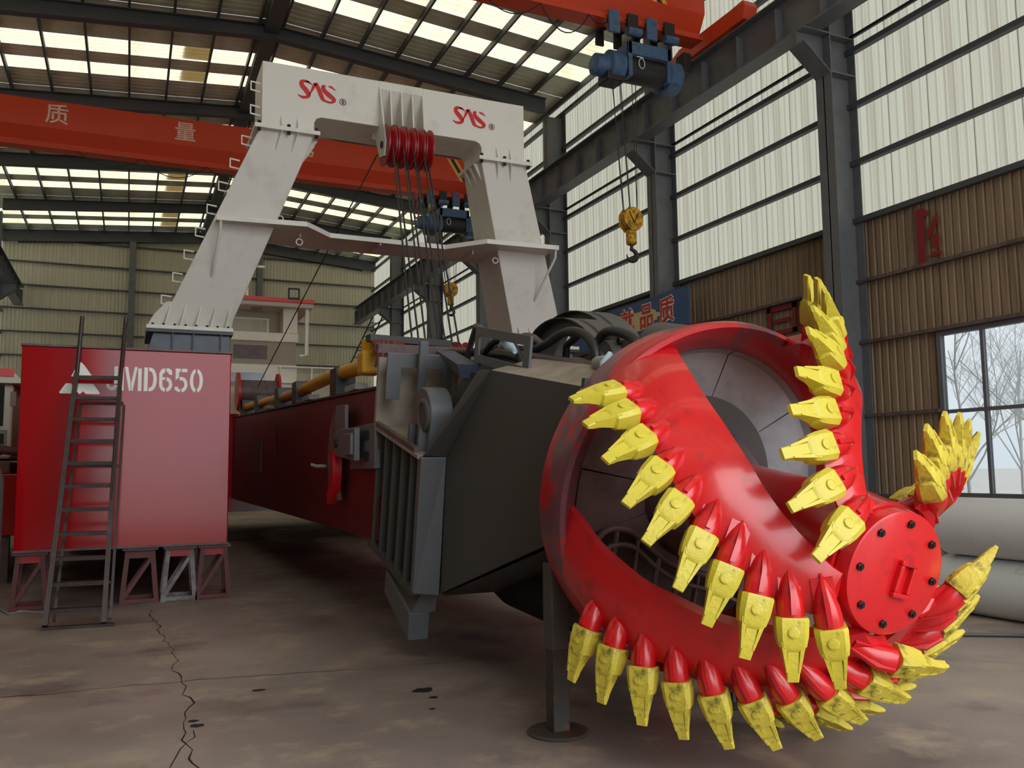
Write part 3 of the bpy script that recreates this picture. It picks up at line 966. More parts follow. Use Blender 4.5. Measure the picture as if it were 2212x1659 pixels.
# deck of the housing and brim
b = MB()
b.add([G(-.5, 1.72, .58), G(.5, 1.72, .58), G(.5, 3.86, .52), G(-.5, 3.86, .52)], [(0, 1, 2, 3)])
b.build('deck_plate', M['black'], hs)
b = MB()
b.add([G(-.36, .28, .80), G(.36, .28, .80), G(.45, 1.75, .70), G(-.45, 1.75, .70)], [(0, 1, 2, 3)])
b.build('deck_plate', M['black'], hs)
b = MB()
gbox(b, -1.16, .6, 3.86, 3.98, .50, .58)
b.build('brim_bar', M['brown_steel'], hs)
b = MB()
gbox(b, -.46, -.42, 2.4, 3.5, -.2, .52)
b.build('inner_wall', M['tan_steel'], hs)
b = MB()
b.add([G(-.90, 2.35, .56), G(-.70, 2.35, .56), G(-.62, 3.2, .60), G(-.80, 3.2, .60), G(-.84, 2.4, .44), G(-.70, 2.4, .44), G(-.62, 2.95, .46), G(-.74, 2.95, .46)],
      [(3, 2, 1, 0), (4, 5, 6, 7), (0, 1, 5, 4), (1, 2, 6, 5), (2, 3, 7, 6), (3, 0, 4, 7)])
b.build('trough', M['blue_grey'], hs)
# hanging foot brackets below the ribbed box
for sg in (1, -1):
    b = MB()
    def m(p):
        return G(p[0] * sg, p[1], p[2])
    b.hexa([m((-1.14, 2.42, -1.80)), m((-.96, 2.42, -1.80)), m((-.96, 3.2, -1.66)), m((-1.14, 3.2, -1.66)), m((-1.14, 2.42, -1.56)), m((-.96, 2.42, -1.56)), m((-.96, 3.2, -1.44)), m((-1.14, 3.2, -1.44))])
    b.build('skid_foot', M['grey_steel'], hs, bevel=.008)
    b = MB()
    b.hexa([m((-1.12, 2.44, -1.57)), m((-.92, 2.40, -1.55)), m((-.92, 3.1, -1.45)), m((-1.10, 3.1, -1.47)), m((-1.02, 2.44, -1.36)), m((-.90, 2.42, -1.36)), m((-.90, 3.1, -1.36)), m((-1.02, 3.1, -1.36))])
    b.build('skid_neck', M['black'], hs)

# ---- swing sheave bearing on the ledge
sw = root('sheave_bearing', tuple(G(-.85, 2.9, -.2)), 'grey rounded sheave bearing standing on the ledge of the black housing', 'bearing')
b = MB()
out = []
for i in range(17):
    a = math.pi * i / 16
    out.append((math.cos(a) * .25, math.sin(a) * .25 + .07))
out = [(.25, -.20)] + out + [(-.25, -.20)]
b.prism([G(-1.06, 2.70 + x, h) for x, h in out], X_ * .20)
b.build('housing', M['grey_steel'], sw, smooth=30, bevel=.01)
MB().lathe([(0, .14), (.02, .145), (.03, .135), (.035, .11), (.02, .10)], G(-1.06, 2.60, .09), -X_, 32).build('bearing_cap', M['black'], sw, smooth=30)
for k in (0, 1):
    b = MB()
    gbox(b, -1.12, -1.03, 2.55 + .26 * k, 2.60 + .26 * k, -.205, -.02)
    b.build('gusset', M['grey_steel'], sw)
for k in range(3):
    put('bolt', bolt, M['hose_wrap'], sw, frame_mtx(G(-1.09, 2.62 + .1 * k, -.2), S_, X_, H_))

# ---- big arched belt guard (behind the slanted plate)
gd = root('swing_drum', tuple(G(-.78, 2.0, -.2)), 'large black drum rising behind the slanted plate of the housing', 'drum')
def arc_band(b, x0, x1, sc, hc, r0, r1, a0, a1, n=24):
    rings = []
    for i in range(n + 1):
        a = R(a0 + (a1 - a0) * i / n)
        c, s = math.cos(a), math.sin(a)
        rings.append([G(x0, sc + r0 * c, hc + r0 * s), G(x1, sc + r0 * c, hc + r0 * s), G(x1, sc + r1 * c, hc + r1 * s), G(x0, sc + r1 * c, hc + r1 * s)])
    b.loft(rings)
for x0, mt, r_, sc_, hc_ in ((-.76, 'black', .767, 2.2, -.25), (-.58, 'brown_steel', .84, 2.55, -.36)):
    MB().lathe([(0, .08), (0, r_ - .01), (.012, r_), (.03, r_), (.035, .08)], G(x0, sc_, hc_), X_, 64).build('drum_flange', M[mt], gd, smooth=30)
MB().cyl(G(-.75, 2.18, -.10), G(-.54, 2.18, -.10), .42, 32).build('drum_core', M['black'], gd, smooth=40)
for a in (95, 130, 165):
    MB().tube([G(-.64, 2.18 - .42 * math.cos(R(180 - a)), -.10 + .42 * math.sin(R(180 - a))), G(-.64, 2.18 - .66 * math.cos(R(180 - a)), -.10 + .66 * math.sin(R(180 - a)))], .02, 6).build('spoke', M['brown_steel'], gd)

# ---- drive gear on the deck: arched guards, coupling and hoses
dg = root('cutter_drive_guard', tuple(G(0, 1.8, .6)), 'black arched guard over the cutter drive among the hoses', 'guard')
for (x0, x1, sc, r1) in ((-.22, -.18, 1.72, .70), (.28, .32, 2.45, .78)):
    b = MB()
    out = [G(x0, sc + r1 * math.cos(R(a)), .58 + .62 * r1 * math.sin(R(a))) for a in range(0, 181, 9)]
    inn = [G(x0, sc + (r1 - .16) * math.cos(R(a)), .58 + .62 * (r1 - .16) * math.sin(R(a))) for a in range(180, -1, -9)]
    b.prism(out + inn, X_ * (x1 - x0))
    b.build('guard_side', M['black'], dg, smooth=30)
    b = MB()
    rings = []
    for a in range(0, 181, 9):
        c, s = math.cos(R(a)), .62 * math.sin(R(a))
        rings.append([G(x0 - .07, sc + r1 * c, .58 + r1 * s), G(x0 + .22, sc + r1 * c, .58 + r1 * s), G(x0 + .22, sc + (r1 - .012) * c, .58 + (r1 - .012) * s), G(x0 - .07, sc + (r1 - .012) * c, .58 + (r1 - .012) * s)])
    b.loft(rings)
    b.build('guard_cover', M['black'], dg, smooth=30)
MB().lathe([(0, .25), (.10, .26), (.12, .18), (.2, .17), (.22, .10), (.28, .09)], G(-.1, 1.05, .72), -X_, 32).build('coupling', M['black'], dg, smooth=30)
for k in range(6):
    a = R(60 * k)
    MB().cyl(G(-.20, 1.05 + .21 * math.cos(a), .72 + .21 * math.sin(a)), G(-.245, 1.05 + .21 * math.cos(a), .72 + .21 * math.sin(a)), .024, 8).build('coupling_bolt', M['iron'], dg)
MB().tube([G(-.25, 1.7, .58), G(-.25, 1.7, .80), G(-.25, 1.55, .88)], .03, 8).build('valve', M['iron'], dg, smooth=50)
b = MB()
gbox(b, -.5, .5, .5, 2.9, .54, .62)
b.build('base_frame', M['black'], dg)
MB().lathe([(0, .17), (.05, .19), (.5, .19), (.55, .15)], G(.1, .45, .86), S_, 24).build('motor', M['black'], dg, smooth=30)

def hose(pts, r_, mat, lab, n=8, grp='hydraulic hoses on the drive housing'):
    # soften the corners
    P = [V(p) for p in pts]
    for _ in range(2):
        Q = [P[0]]
        for a, b2 in zip(P[:-1], P[1:]):
            Q += [a.lerp(b2, .25), a.lerp(b2, .75)]
        Q.append(P[-1])
        P = Q
    o = MB().tube(P, r_, n).build('hydraulic_hose', mat, smooth=60)
    return tag(o, lab, 'hose', grp)
hose([G(-.42, 2.6, .70), G(-.42, 2.0, .72), G(-.42, 1.7, .80), G(-.42, 1.45, .92), G(-.42, 1.15, .94), G(-.42, .95, .86), G(-.42, .9, .7)], .035, M['rubber'], 'brown edged hose arching over the drive coupling')
hose([G(-.46, 2.7, .66), G(-.46, 1.9, .68), G(-.46, 1.3, .70), G(-.46, .8, .72), G(-.46, .35, .72)], .04, M['brown_steel'], 'thick brown hose lying along the deck beside the coupling')
hose([G(-.52, 3.7, .52), G(-.52, 3.0, .60), G(-.5, 2.4, .66), G(-.5, 1.6, .64), G(-.5, .9, .66), G(-.48, .4, .70)], .025, M['rubber'], 'slim black hose running the length of the deck')
hose([G(-.3, 1.15, .72), G(-.3, 1.12, .90), G(-.3, 1.0, .97), G(-.3, .75, .96), G(-.3, .60, .92), G(-.3, .58, .70)], .035, M['rubber'], 'looped black hose standing above the cutter ring')
hose([G(-.55, 3.9, .5), G(-.6, 3.3, .6), G(-.55, 2.9, .62), G(-.45, 2.5, .72), G(-.4, 2.1, .86), G(-.4, 1.8, .78)], .03, M['brown_steel'], 'brown hose passing through the square grey frame')
hose([G(-.62, 2.6, .55), G(-.62, 2.3, .78), G(-.58, 2.0, .80), G(-.58, 1.75, .62)], .028, M['rubber'], 'short black hose curling behind the square grey frame')
hose([G(-.35, 2.3, .62), G(-.35, 1.9, .64), G(-.34, 1.4, .64), G(-.34, .6, .64), G(-.36, .35, .66)], .045, M['rubber'], 'fat black hose nearest the drive coupling base')
hw = root('hose_wrap', tuple(G(-.5, .5, .66)), 'grey cloth wrap with white tie on hose end above the ring', 'wrap')
MB().tube([G(-.50, .75, .75), G(-.52, .55, .77), G(-.54, .38, .70)], [.05, .065, .05], 10).build('wrap', M['hose_wrap'], hw, smooth=60)
MB().tube([G(-.545, .52, .84), G(-.60, .5, .78), G(-.60, .46, .66), G(-.59, .42, .56)], [.02, .028, .026, .018], 8).build('tie', M['strap_blue'], hw, smooth=60)
MB().tube([G(-.545, .5, .80), G(-.56, .40, .70), G(-.54, .33, .62)], [.02, .03, .02], 8).build('tie_end', M['hose_wrap'], hw, smooth=60)

# square grey guard frame on the housing shoulder
sf = root('guard_frame', tuple(G(-.72, 1.9, .57)), 'open rectangular grey steel frame standing on the housing shoulder', 'frame')
for (s0, s1, h0, h1) in ((1.36, 2.45, .80, .875), (1.36, 2.45, .575, .645), (2.37, 2.45, .645, .80), (1.36, 1.47, .645, .80)):
    b = MB()
    gbox(b, -.72, -.70, s0, s1, h0, h1)
    b.build('frame_bar', M['grey_steel'], sf)
b = MB()
b.tube([G(-.68, 2.45, .86), G(-.60, 2.75, .86), G(-.58, 2.95, .62), G(-.55, 3.05, .52)], .03, 8)
b.build('brace', M['brown_steel'], sf, smooth=50)
# ================================================================== pontoons
def pontoon(x0, x1, lab):
    p = root('pontoon', ((x0 + x1) / 2, 11.7, 0.69), lab, 'pontoon', 'red pontoons of the dredger')
    MB().box(x0, x1, 11.7, 30.0, .69, 3.14).build('hull', M['hull_red'], p, bevel=.012)
    MB().box(x0 - .015, x1 + .015, 11.68, 30.0, 3.14, 3.165).build('deck_plate', M['brown_steel'], p)
    MB().box(x0 - .008, x1 + .008, 11.692, 11.75, .69, .715).build('keel_edge', M['brown_steel'], p)
    return p
pontoon_l = pontoon(-1.2, 1.19, 'tall red pontoon end lettered JMD650 behind the iron ladder')
pontoon_r = pontoon(5.75, 8.15, 'second red pontoon hidden behind the black housing')
YP = 11.7
def face(pts, y=YP, t=.004):
    return MB().prism([(x, y - t, z) for x, z in pts], (0, t, 0))
# triangle mark: three white pieces
face([(-.60, 2.93), (-.565, 2.965), (-.53, 2.93), (-.43, 2.785), (-.67, 2.785)]).build('mark_piece', M['white'], pontoon_l)
face([(-.72, 2.70), (-.665, 2.70), (-.58, 2.575), (-.78, 2.575), (-.79, 2.59)]).build('mark_piece', M['white'], pontoon_l)
face([(-.63, 2.70), (-.42, 2.70), (-.345, 2.59), (-.35, 2.575), (-.50, 2.575), (-.53, 2.605), (-.56, 2.575), (-.66, 2.575)]).build('mark_piece', M['white'], pontoon_l)
# stencil letters, drawn in a 0..w by 0..1 box
def stroke_arc(cx, cy, rx, ry, a0, a1, w, n=14):
    o = [(cx + rx * math.cos(R(a0 + (a1 - a0) * i / n)), cy + ry * math.sin(R(a0 + (a1 - a0) * i / n))) for i in range(n + 1)]
    q = [(cx + (rx - w) * math.cos(R(a0 + (a1 - a0) * i / n)), cy + (ry - w) * math.sin(R(a0 + (a1 - a0) * i / n))) for i in range(n + 1)]
    return o + q[::-1]
GL = {
    'J': [[(.36, .28), (.52, .28), (.52, 1), (.36, 1)], stroke_arc(.27, .26, .25, .26, 180, 350, .15)],
    'M': [[(0, 0), (.16, 0), (.16, .95), (0, .95)], [(.19, 1), (.34, 1), (.47, .35), (.47, .0), (.40, .0)], [(.50, 0), (.50, .35), (.63, 1), (.76, 1), (.57, 0)], [(.79, 0), (.95, 0), (.95, .95), (.79, .95)]],
    'D': [[(0, 0), (.17, 0), (.17, 1), (0, 1)], [(.22, 1)] + [(.28 + .30 * math.sin(R(a)), .5 + .5 * math.cos(R(a))) for a in range(0, 181, 15)] + [(.22, 0), (.22, .15)] + [(.28 + .14 * math.sin(R(a)), .5 - .34 * math.cos(R(a))) for a in range(0, 181, 20)] + [(.22, .85)]],
    '6': [stroke_arc(.29, .31, .29, .31, 180, 265, .15), stroke_arc(.31, .31, .29, .31, -85, 85, .15), [(0, .31), (.15, .31), (.15, .72), (.27, .85), (.27, 1.0), (.10, .95), (0, .78)], [(.15, .50), (.27, .50), (.27, .62), (.15, .60)], [(.32, 1.0), (.32, .86), (.42, .80), (.44, .72), (.60, .72), (.56, .92), (.45, .99)]],
    '5': [[(.04, 1), (.27, 1), (.27, .85), (.20, .85), (.19, .62), (.04, .50)], [(.32, 1), (.58, 1), (.58, .85), (.32, .85)], stroke_arc(.31, .32, .29, .33, -85, 112, .15), [(.0, .22), (.15, .22), (.19, .13), (.27, .12), (.27, 0), (.12, .02), (.02, .10)]],
    '0': [stroke_arc(.28, .5, .28, .5, 95, 265, .155), stroke_arc(.33, .5, .28, .5, -85, 85, .155)],
}
xq = -.285
for ch, w in (('J', .52), ('M', .95), ('D', .58), ('6', .60), ('5', .60), ('0', .62)):
    hgt = .30
    b = MB()
    for pl in GL[ch]:
        if len(pl) < 3:
            continue
        b.prism([(xq + x * hgt * .86, YP - .004, 2.625 + z * hgt) for x, z in pl], (0, .004, 0))
    b.build('stencil_letter', M['white'], pontoon_l)
    xq += (w * .86 + .09) * hgt

# ================================================================== trestles under the pontoon
def trestle(x, y, w, lab, mat_top, mat_leg):
    t = root('trestle', (x, y, 0), lab, 'trestle', 'steel trestles under the pontoon')
    zt = .655
    wt = w * .72
    d = .42
    for sx in (-1, 1):
        for yy in (0, d):
            MB().beam((x + sx * w / 2, y + yy, 0), (x + sx * wt / 2, y + yy, zt - .03), .055, .055, (0, 1, 0)).build('leg', mat_leg, t)
        MB().beam((x + sx * w / 2, y, .05), (x + sx * w / 2, y + d, .05), .04, .04).build('foot_rail', mat_leg, t)
    for yy in (0, d):
        MB().beam((x - w / 2 * .95, y + yy, .05), (x + wt / 2, y + yy, zt - .08), .045, .03, (0, 1, 0)).build('brace', mat_leg, t)
        MB().beam((x - wt / 2 - .03, y + yy, zt - .05), (x + wt / 2 + .03, y + yy, zt - .05), .05, .1, (0, 0, 1)).build('head_rail', mat_top, t)
        MB().beam((x - w / 2, y + yy, .03), (x + w / 2, y + yy, .03), .045, .05, (0, 0, 1)).build('foot_rail', mat_leg, t)
    MB().box(x - wt / 2 - .06, x + wt / 2 + .06, y - .10, y + d + .05, zt, zt + .034).build('cap_plank', M['brown_steel'], t)
    return t
M['trestle_red'] = material('trestle_red_paint', (164, 22, 26), 0.45, spot=0.6, spot_rgb=(70, 50, 46), scale=5)
M['trestle_rust'] = material('trestle_brown_steel', (104, 46, 42), 0.55, spot=0.6, spot_rgb=(60, 48, 44), scale=5)
M['trestle_grey'] = material('trestle_grey_steel', (128, 126, 126), 0.5, spot=0.6, spot_rgb=(90, 56, 52), scale=4)
trestle(-1.03, 11.85, .36, 'brown steel trestle under the outer pontoon corner near the gas cylinder', M['trestle_red'], M['trestle_rust'])
trestle(.17, 11.85, .40, 'rust brown trestle just beside the iron ladder foot', M['trestle_rust'], M['trestle_rust'])
trestle(.63, 11.85, .38, 'grey legged trestle with red head, between two other trestles', M['trestle_red'], M['trestle_grey'])
trestle(1.04, 11.85, .38, 'red topped trestle at the inner pontoon corner', M['trestle_red'], M['trestle_rust'])

# ================================================================== iron boarding ladder leaning on the pontoon
bl_ = root('boarding_ladder', (-.45, 10.3, 0), 'brown iron boarding ladder with rungs leaning on the red pontoon', 'ladder')
lf, rf_ = V((-.74, 10.32, .03)), V((-.19, 10.25, .03))
lt, rt_ = V((-.60, 11.50, 2.78)), V((-.12, 11.44, 2.78))
for a, b2 in ((lf, lt), (rf_, rt_)):
    MB().beam(a, b2, .05, .13, (0, 1, 0)).build('stringer', M['ladder_iron'], bl_)
    MB().beam(a + V((.06, .32, 0)), b2 + V((.05, .12, -.35)), .03, .045, (0, 1, 0)).build('rear_stringer', M['ladder_iron'], bl_)
    top = b2 + V((.04, .02, .72))
    MB().tube([b2 + V((0, 0, -.1)), b2 + V((.02, 0, .3)), top], .024, 8).build('hand_post', M['ladder_iron'], bl_, smooth=50)
MB().tube([rt_ + V((.04, .02, .70)), rf_.lerp(rt_, .45) + V((-.01, -.06, .05))], .012, 6).build('hand_rail', M['ladder_iron'], bl_, smooth=50)
for k in range(11):
    t = .055 + k * .0935
    a, b2 = lf.lerp(lt, t), rf_.lerp(rt_, t)
    MB().beam(a, b2, .12, .04, (0, 0, 1)).build('rung', M['ladder_iron'], bl_)
    if k in (0, 1, 6, 9):
        MB().beam(a + V((.05, .26, -.03)), b2 + V((.05, .26, -.03)), .03, .03, (0, 0, 1)).build('rear_rung', M['ladder_iron'], bl_)
MB().beam(lf + V((-.03, 0, -.015)), rf_ + V((.1, 0, -.015)), .09, .03).build('foot_bar', M['ladder_iron'], bl_)

# ================================================================== gantry (A-frame) standing on both pontoons
gt = root('hoist_gantry', (3.53, 12.9, 3.16), 'off-white steel gantry frame with SAS lettering and red sheaves', 'gantry')
CXG = 3.53
def mir(x, sg):
    return CXG + (x - CXG) * sg
Zb, Zc, Zt = 3.64, 6.32, 7.28
YB, YC = 12.9, 11.85
def leg_ring(xo, xi, y0, dep, z):
    return [(xo, y0, z), (xi, y0, z), (xi, y0 + dep, z), (xo, y0 + dep, z)]
for sg in (1, -1):
    xb0, xb1, xc0, xc1 = .34, 1.27, 1.52, 2.27
    b = MB()
    b.loft([leg_ring(mir(xb0, sg), mir(xb1, sg), YB, 1.0, Zb), leg_ring(mir(xc0, sg), mir(xc1, sg), YC, .75, Zc)])
    b.build('leg', M['gantry'], gt, bevel=.012)
    # flared foot and flange
    b = MB()
    b.prism([(mir(.18, sg), YB - .01, Zb), (mir(1.30, sg), YB - .01, Zb), (mir(1.36, sg), YB - .16, Zb + .42), (mir(.42, sg), YB - .13, Zb + .34), (mir(.26, sg), YB - .06, Zb + .16)], (0, .03, 0))
    b.build('foot_plate', M['gantry'], gt)
    for k in range(5):
        x = .40 + k * .2
        MB().prism([(mir(x, sg), YB - .16, Zb), (mir(x, sg), YB, Zb), (mir(x + .08, sg), YB - .12, Zb + .34)], (.014, 0, 0)).build('foot_gusset', M['gantry'], gt)
    MB().box(min(mir(.17, sg), mir(1.31, sg)), max(mir(.17, sg), mir(1.31, sg)), YB - .2, YB + 1.1, Zb - .05, Zb).build('foot_flange', M['gantry'], gt)
    for k in range(8):
        x = mir(.25 + k * .142, sg)
        MB().cyl((x, YB - .15, Zb - .09), (x, YB - .15, Zb + .03), .018, 6).build('flange_bolt', M['bolt'], gt)
    # dark pedestal on the deck
    pd = MB()
    pd.loft([leg_ring(mir(.16, sg), mir(1.30, sg), YB - .12, 1.15, 3.165), leg_ring(mir(.26, sg), mir(1.28, sg), YB - .12, 1.15, Zb - .1)])
    pd.build('pedestal', M['blue_grey'], gt, bevel=.01)
    MB().box(min(mir(.17, sg), mir(1.31, sg)), max(mir(.17, sg), mir(1.31, sg)), YB - .2, YB + 1.1, Zb - .1, Zb - .05).build('pedestal_flange', M['rubber'], gt)
    for x in (.50, .77, 1.14):
        MB().box(min(mir(x, sg), mir(x + .02, sg)), max(mir(x, sg), mir(x + .02, sg)), YB - .17, YB - .1, 3.165, Zb - .1).build('pedestal_rib', M['rubber'], gt)
    # collar flange between leg and crossbeam with gussets and bolts
    MB().box(min(mir(1.44, sg), mir(2.33, sg)), max(mir(1.44, sg), mir(2.33, sg)), YC - .09, YC + .84, Zc - .03, Zc + .03).build('collar_flange', M['gantry'], gt, bevel=.006)
    for x in (1.80, 2.02):
        b = MB()
        b.prism([(mir(x, sg), YC, Zc + .03), (mir(x, sg), YC - .08, Zc + .03), (mir(x, sg), YC, Zc + .22)], (.012, 0, 0))
        b.build('collar_gusset', M['gantry'], gt)
        b = MB()
        b.prism([(mir(x, sg), YC + .06, Zc - .03), (mir(x, sg), YC - .08, Zc - .03), (mir(x - .06, sg), YC + .10, Zc - .26)], (.012, 0, 0))
        b.build('collar_gusset', M['gantry'], gt)
    for x in (1.50, 1.90, 2.28):
        MB().cyl((mir(x, sg), YC - .055, Zc - .07), (mir(x, sg), YC - .055, Zc + .07), .026, 6).build('collar_bolt', M['bolt'], gt)
# crossbeam: box with a shallow arch cut from below, slotted in the middle for the sheaves
b = MB()
def arch(y):
    P = [(mir(1.54, 1), y, Zc + .03), (2.26, y, Zc + .03), (2.26, y, 6.50), (2.29, y, 6.56), (2.36, y, 6.59), (3.20, y, 6.59),
         (3.20, y, Zt), (mir(1.54, 1), y, Zt)]
    return P
b.prism(arch(YC), (0, .75, 0))
b.build('crossbeam', M['gantry'], gt, bevel=.008)
b = MB()
P = [(mir(p[0], -1), p[1], p[2]) for p in arch(YC)]
b.prism(P, (0, .75, 0))
b.build('crossbeam', M['gantry'], gt, bevel=.008)
x0s, x1s = 3.20, mir(3.20, -1)
MB().box(x0s, x1s, YC, YC + .75, 7.16, Zt).build('crossbeam_cap', M['gantry'], gt)
MB().box(x0s, x1s, YC + .42, YC + .75, 6.59, 7.16).build('crossbeam_back', M['gantry'], gt)
MB().prism([(x0s, YC, 7.16), (x0s, YC + .42, 7.16), (x0s, YC + .42, 6.55)], (x1s - x0s, 0, 0)).build('slot_back', M['gantry'], gt)
for k in range(5):
    x = x0s + (x1s - x0s) * k / 4
    MB().prism([(x - .01, YC - .30, 6.05), (x - .01, YC - .35, 6.25), (x - .01, YC - .02, 7.18), (x - .01, YC + .3, 7.16), (x - .01, YC + .25, 6.55), (x - .01, YC - .05, 6.1)] if k == 0 else
               [(x - .01, YC - .1, 6.5), (x - .01, YC - .01, 7.16), (x - .01, YC + .3, 7.16), (x - .01, YC + .2, 6.4)], (.02, 0, 0)).build('sheave_cheek', M['gantry'], gt)
MB().cyl((x0s - .03, YC - .2, 6.24), (x1s + .08, YC - .2, 6.24), .05, 16).build('sheave_axle', M['iron'], gt, smooth=40)
for k in range(5):
    x = x0s + .075 + k * (x1s - x0s + .02) / 5
    MB().lathe([(-.06, .10), (-.062, .30), (-.045, .30), (0, .245), (.045, .30), (.062, .30), (.06, .10)], (x, YC - .2, 6.24), (1, 0, 0), 40).build('sheave', M['sheave_red'], gt, smooth=35)
# lifting lugs and rung loops up the outer side
MB().prism([(1.83, YC + .3, Zt), (1.89, YC + .3, Zt), (1.87, YC + .3, Zt + .09), (1.85, YC + .3, Zt + .09)], (0, .03, 0)).build('lug', M['gantry'], gt)
def rung_loop(p, d):
    p = V(p)
    u_ = V((-.13, 0, .02)) * d
    MB().tube([p, p + u_ + V((0, 0, .0)), p + u_ + V((0, .22, .03)), p + V((0, .22, .03))], .012, 6).build('rung_loop', M['white'], gt, smooth=40)
def side_loop(x, y, z):
    MB().tube([(x, y + .1, z), (x - .13, y + .08, z + .01), (x - .13, y + .08, z + .13), (x, y + .1, z + .12)], .013, 6).build('rung_loop', M['white'], gt, smooth=40)
side_loop(1.53, YC, 6.86)
side_loop(1.53, YC, 6.52)
for k in range(8):
    z = 3.98 + k * .31
    t = (z - Zb) / (Zc - Zb)
    side_loop(.34 + (1.52 - .34) * t, YB + (YC - YB) * t + .15, z)
# walkway round the front of the legs
ZW = 5.06
fr_ = [(1.0, 12.09), (2.20, 11.98), (2.62, 12.44), (4.42, 12.46), (4.90, 11.90), (6.10, 11.85)]
bk = [(6.15, 12.55), (5.42, 12.75), (5.32, 13.25), (4.6, 13.30), (2.6, 13.30), (1.85, 13.25), (1.78, 12.8), (1.02, 12.76)]
MB().prism([(x, y, ZW) for x, y in fr_ + bk], (0, 0, .012)).build('walkway', M['gantry'], gt)
for a, b2 in zip(fr_[:-1], fr_[1:]):
    MB().beam((a[0], a[1], ZW), (b2[0], b2[1], ZW), .012, .07).build('walkway_lip', M['gantry'], gt)
for (xa, ya, za, xb, yb, zb) in ((1.06, 12.12, ZW - .02, 1.0, 12.62, 4.35), (6.08, 11.92, ZW - .02, 6.03, 12.62, 4.35)):
    MB().tube([(xa, ya, za), (xa, ya + .02, za - .12), (xb, yb, zb)], .02, 8).build('walkway_stay', M['gantry'], gt, smooth=40)
for x in (1.15, 2.2, 3.4, 4.9, 5.6):
    MB().box(x - .01, x + .01, 12.5, 13.0, ZW - .06, ZW).build('walkway_rib', M['gantry'], gt)
for (x, y, z) in ((1.86, 12.2, 5.16), (2.15, 12.3, 4.88), (5.2, 12.3, 4.88)):
    ring = [(x + .045 * math.cos(R(a)), y, z + .045 * math.sin(R(a))) for a in range(0, 360, 30)]
    MB().tube(ring, .009, 6, closed=True).build('eye_ring', M['gantry'], gt, smooth=50)
# inner diagonal braces below the collar (right leg shows them)
for sg in (1, -1):
    for k in range(3):
        MB().prism([(mir(2.26, sg), YC + .15 + .2 * k, Zc - .03), (mir(2.34, sg), YC + .15 + .2 * k, Zc - .03), (mir(2.18, sg), YC + .22 + .2 * k, Zc - .25)], (0, .012, 0)).build('inner_gusset', M['gantry'], gt)

# lettering: three curved red letters and a small ringed mark
def ribbon(b, P, W, y, t):
    """flat lettering stroke along P with half widths W in the XZ plane"""
    n = len(P)
    lft, rgt = [], []
    for i in range(n):
        a, c = P[max(i - 1, 0)], P[min(i + 1, n - 1)]
        dx, dz = c[0] - a[0], c[1] - a[1]
        L = math.hypot(dx, dz) or 1
        lft.append((P[i][0] - dz / L * W[i], P[i][1] + dx / L * W[i]))
        rgt.append((P[i][0] + dz / L * W[i], P[i][1] - dx / L * W[i]))
    for i in range(n - 1):
        q = [lft[i], lft[i + 1], rgt[i + 1], rgt[i]]
        b.add([(x, y - t, z) for x, z in q], [(0, 1, 2, 3)])
def catmull(P, k=6):
    out = []
    for i in range(len(P) - 1):
        p0, p1, p2, p3 = P[max(i - 1, 0)], P[i], P[i + 1], P[min(i + 2, len(P) - 1)]
        for j in range(k):
            t = j / k
            out.append(tuple(.5 * (2 * p1[m_] + (p2[m_] - p0[m_]) * t + (2 * p0[m_] - 5 * p1[m_] + 4 * p2[m_] - p3[m_]) * t * t + (3 * p1[m_] - p0[m_] - 3 * p2[m_] + p3[m_]) * t ** 3) for m_ in range(len(p1))))
    out.append(P[-1])
    return out
def sas(x, z, s):
    """letters in a box s wide; drawn from (x, z) bottom left"""
    def draw(name, strokes):
        b = MB()
        for st in strokes:
            Q = catmull([(x + p[0] * s, z + p[1] * s, p[2] * s) for p in st])
            ribbon(b, [(q[0], q[1]) for q in Q], [q[2] for q in Q], YC, .004)
        b.build(name, M['logo_red'], gt)
    draw('letter_s', [[(.28, .40, .004), (.20, .425, .03), (.10, .40, .045), (.10, .31, .055), (.20, .20, .062), (.26, .10, .05), (.20, .035, .035), (.10, .03, .03), (.0, .075, .006)],
                      [(.19, .425, .012), (.26, .41, .026), (.35, .35, .004)]])
    draw('letter_a', [[(.27, .10, .006), (.34, .24, .028), (.41, .41, .04)], [(.42, .42, .045), (.50, .26, .052), (.58, .07, .05), (.64, .02, .03), (.74, .01, .01)]])
    draw('letter_s', [[(.66, .385, .01), (.60, .36, .045), (.62, .27, .055), (.74, .17, .06), (.86, .08, .045), (.80, .005, .03), (.68, -.01, .012)],
                      [(.72, .39, .012), (.80, .375, .026), (.90, .31, .004)]])
    cx, cz = x + 1.07 * s, z + .06 * s
    b = MB()
    ring = [(cx + .075 * s * math.cos(R(a)), YC - .003, cz + .075 * s * math.sin(R(a))) for a in range(0, 360, 20)]
    b.tube(ring, .006 * s * 1.6, 4, closed=True)
    b.build('mark_ring', M['brown_steel'], gt)
    b = MB()
    ring = [(cx + .022 * s * math.cos(R(a)), YC - .003, cz + .04 * s * math.sin(R(a))) for a in range(0, 360, 20)]
    b.tube(ring, .012 * s, 4, closed=True)
    b.build('mark_centre', M['painted_red'], gt)
sas(2.02, 6.83, .60)
sas(4.33, 6.82, .60)

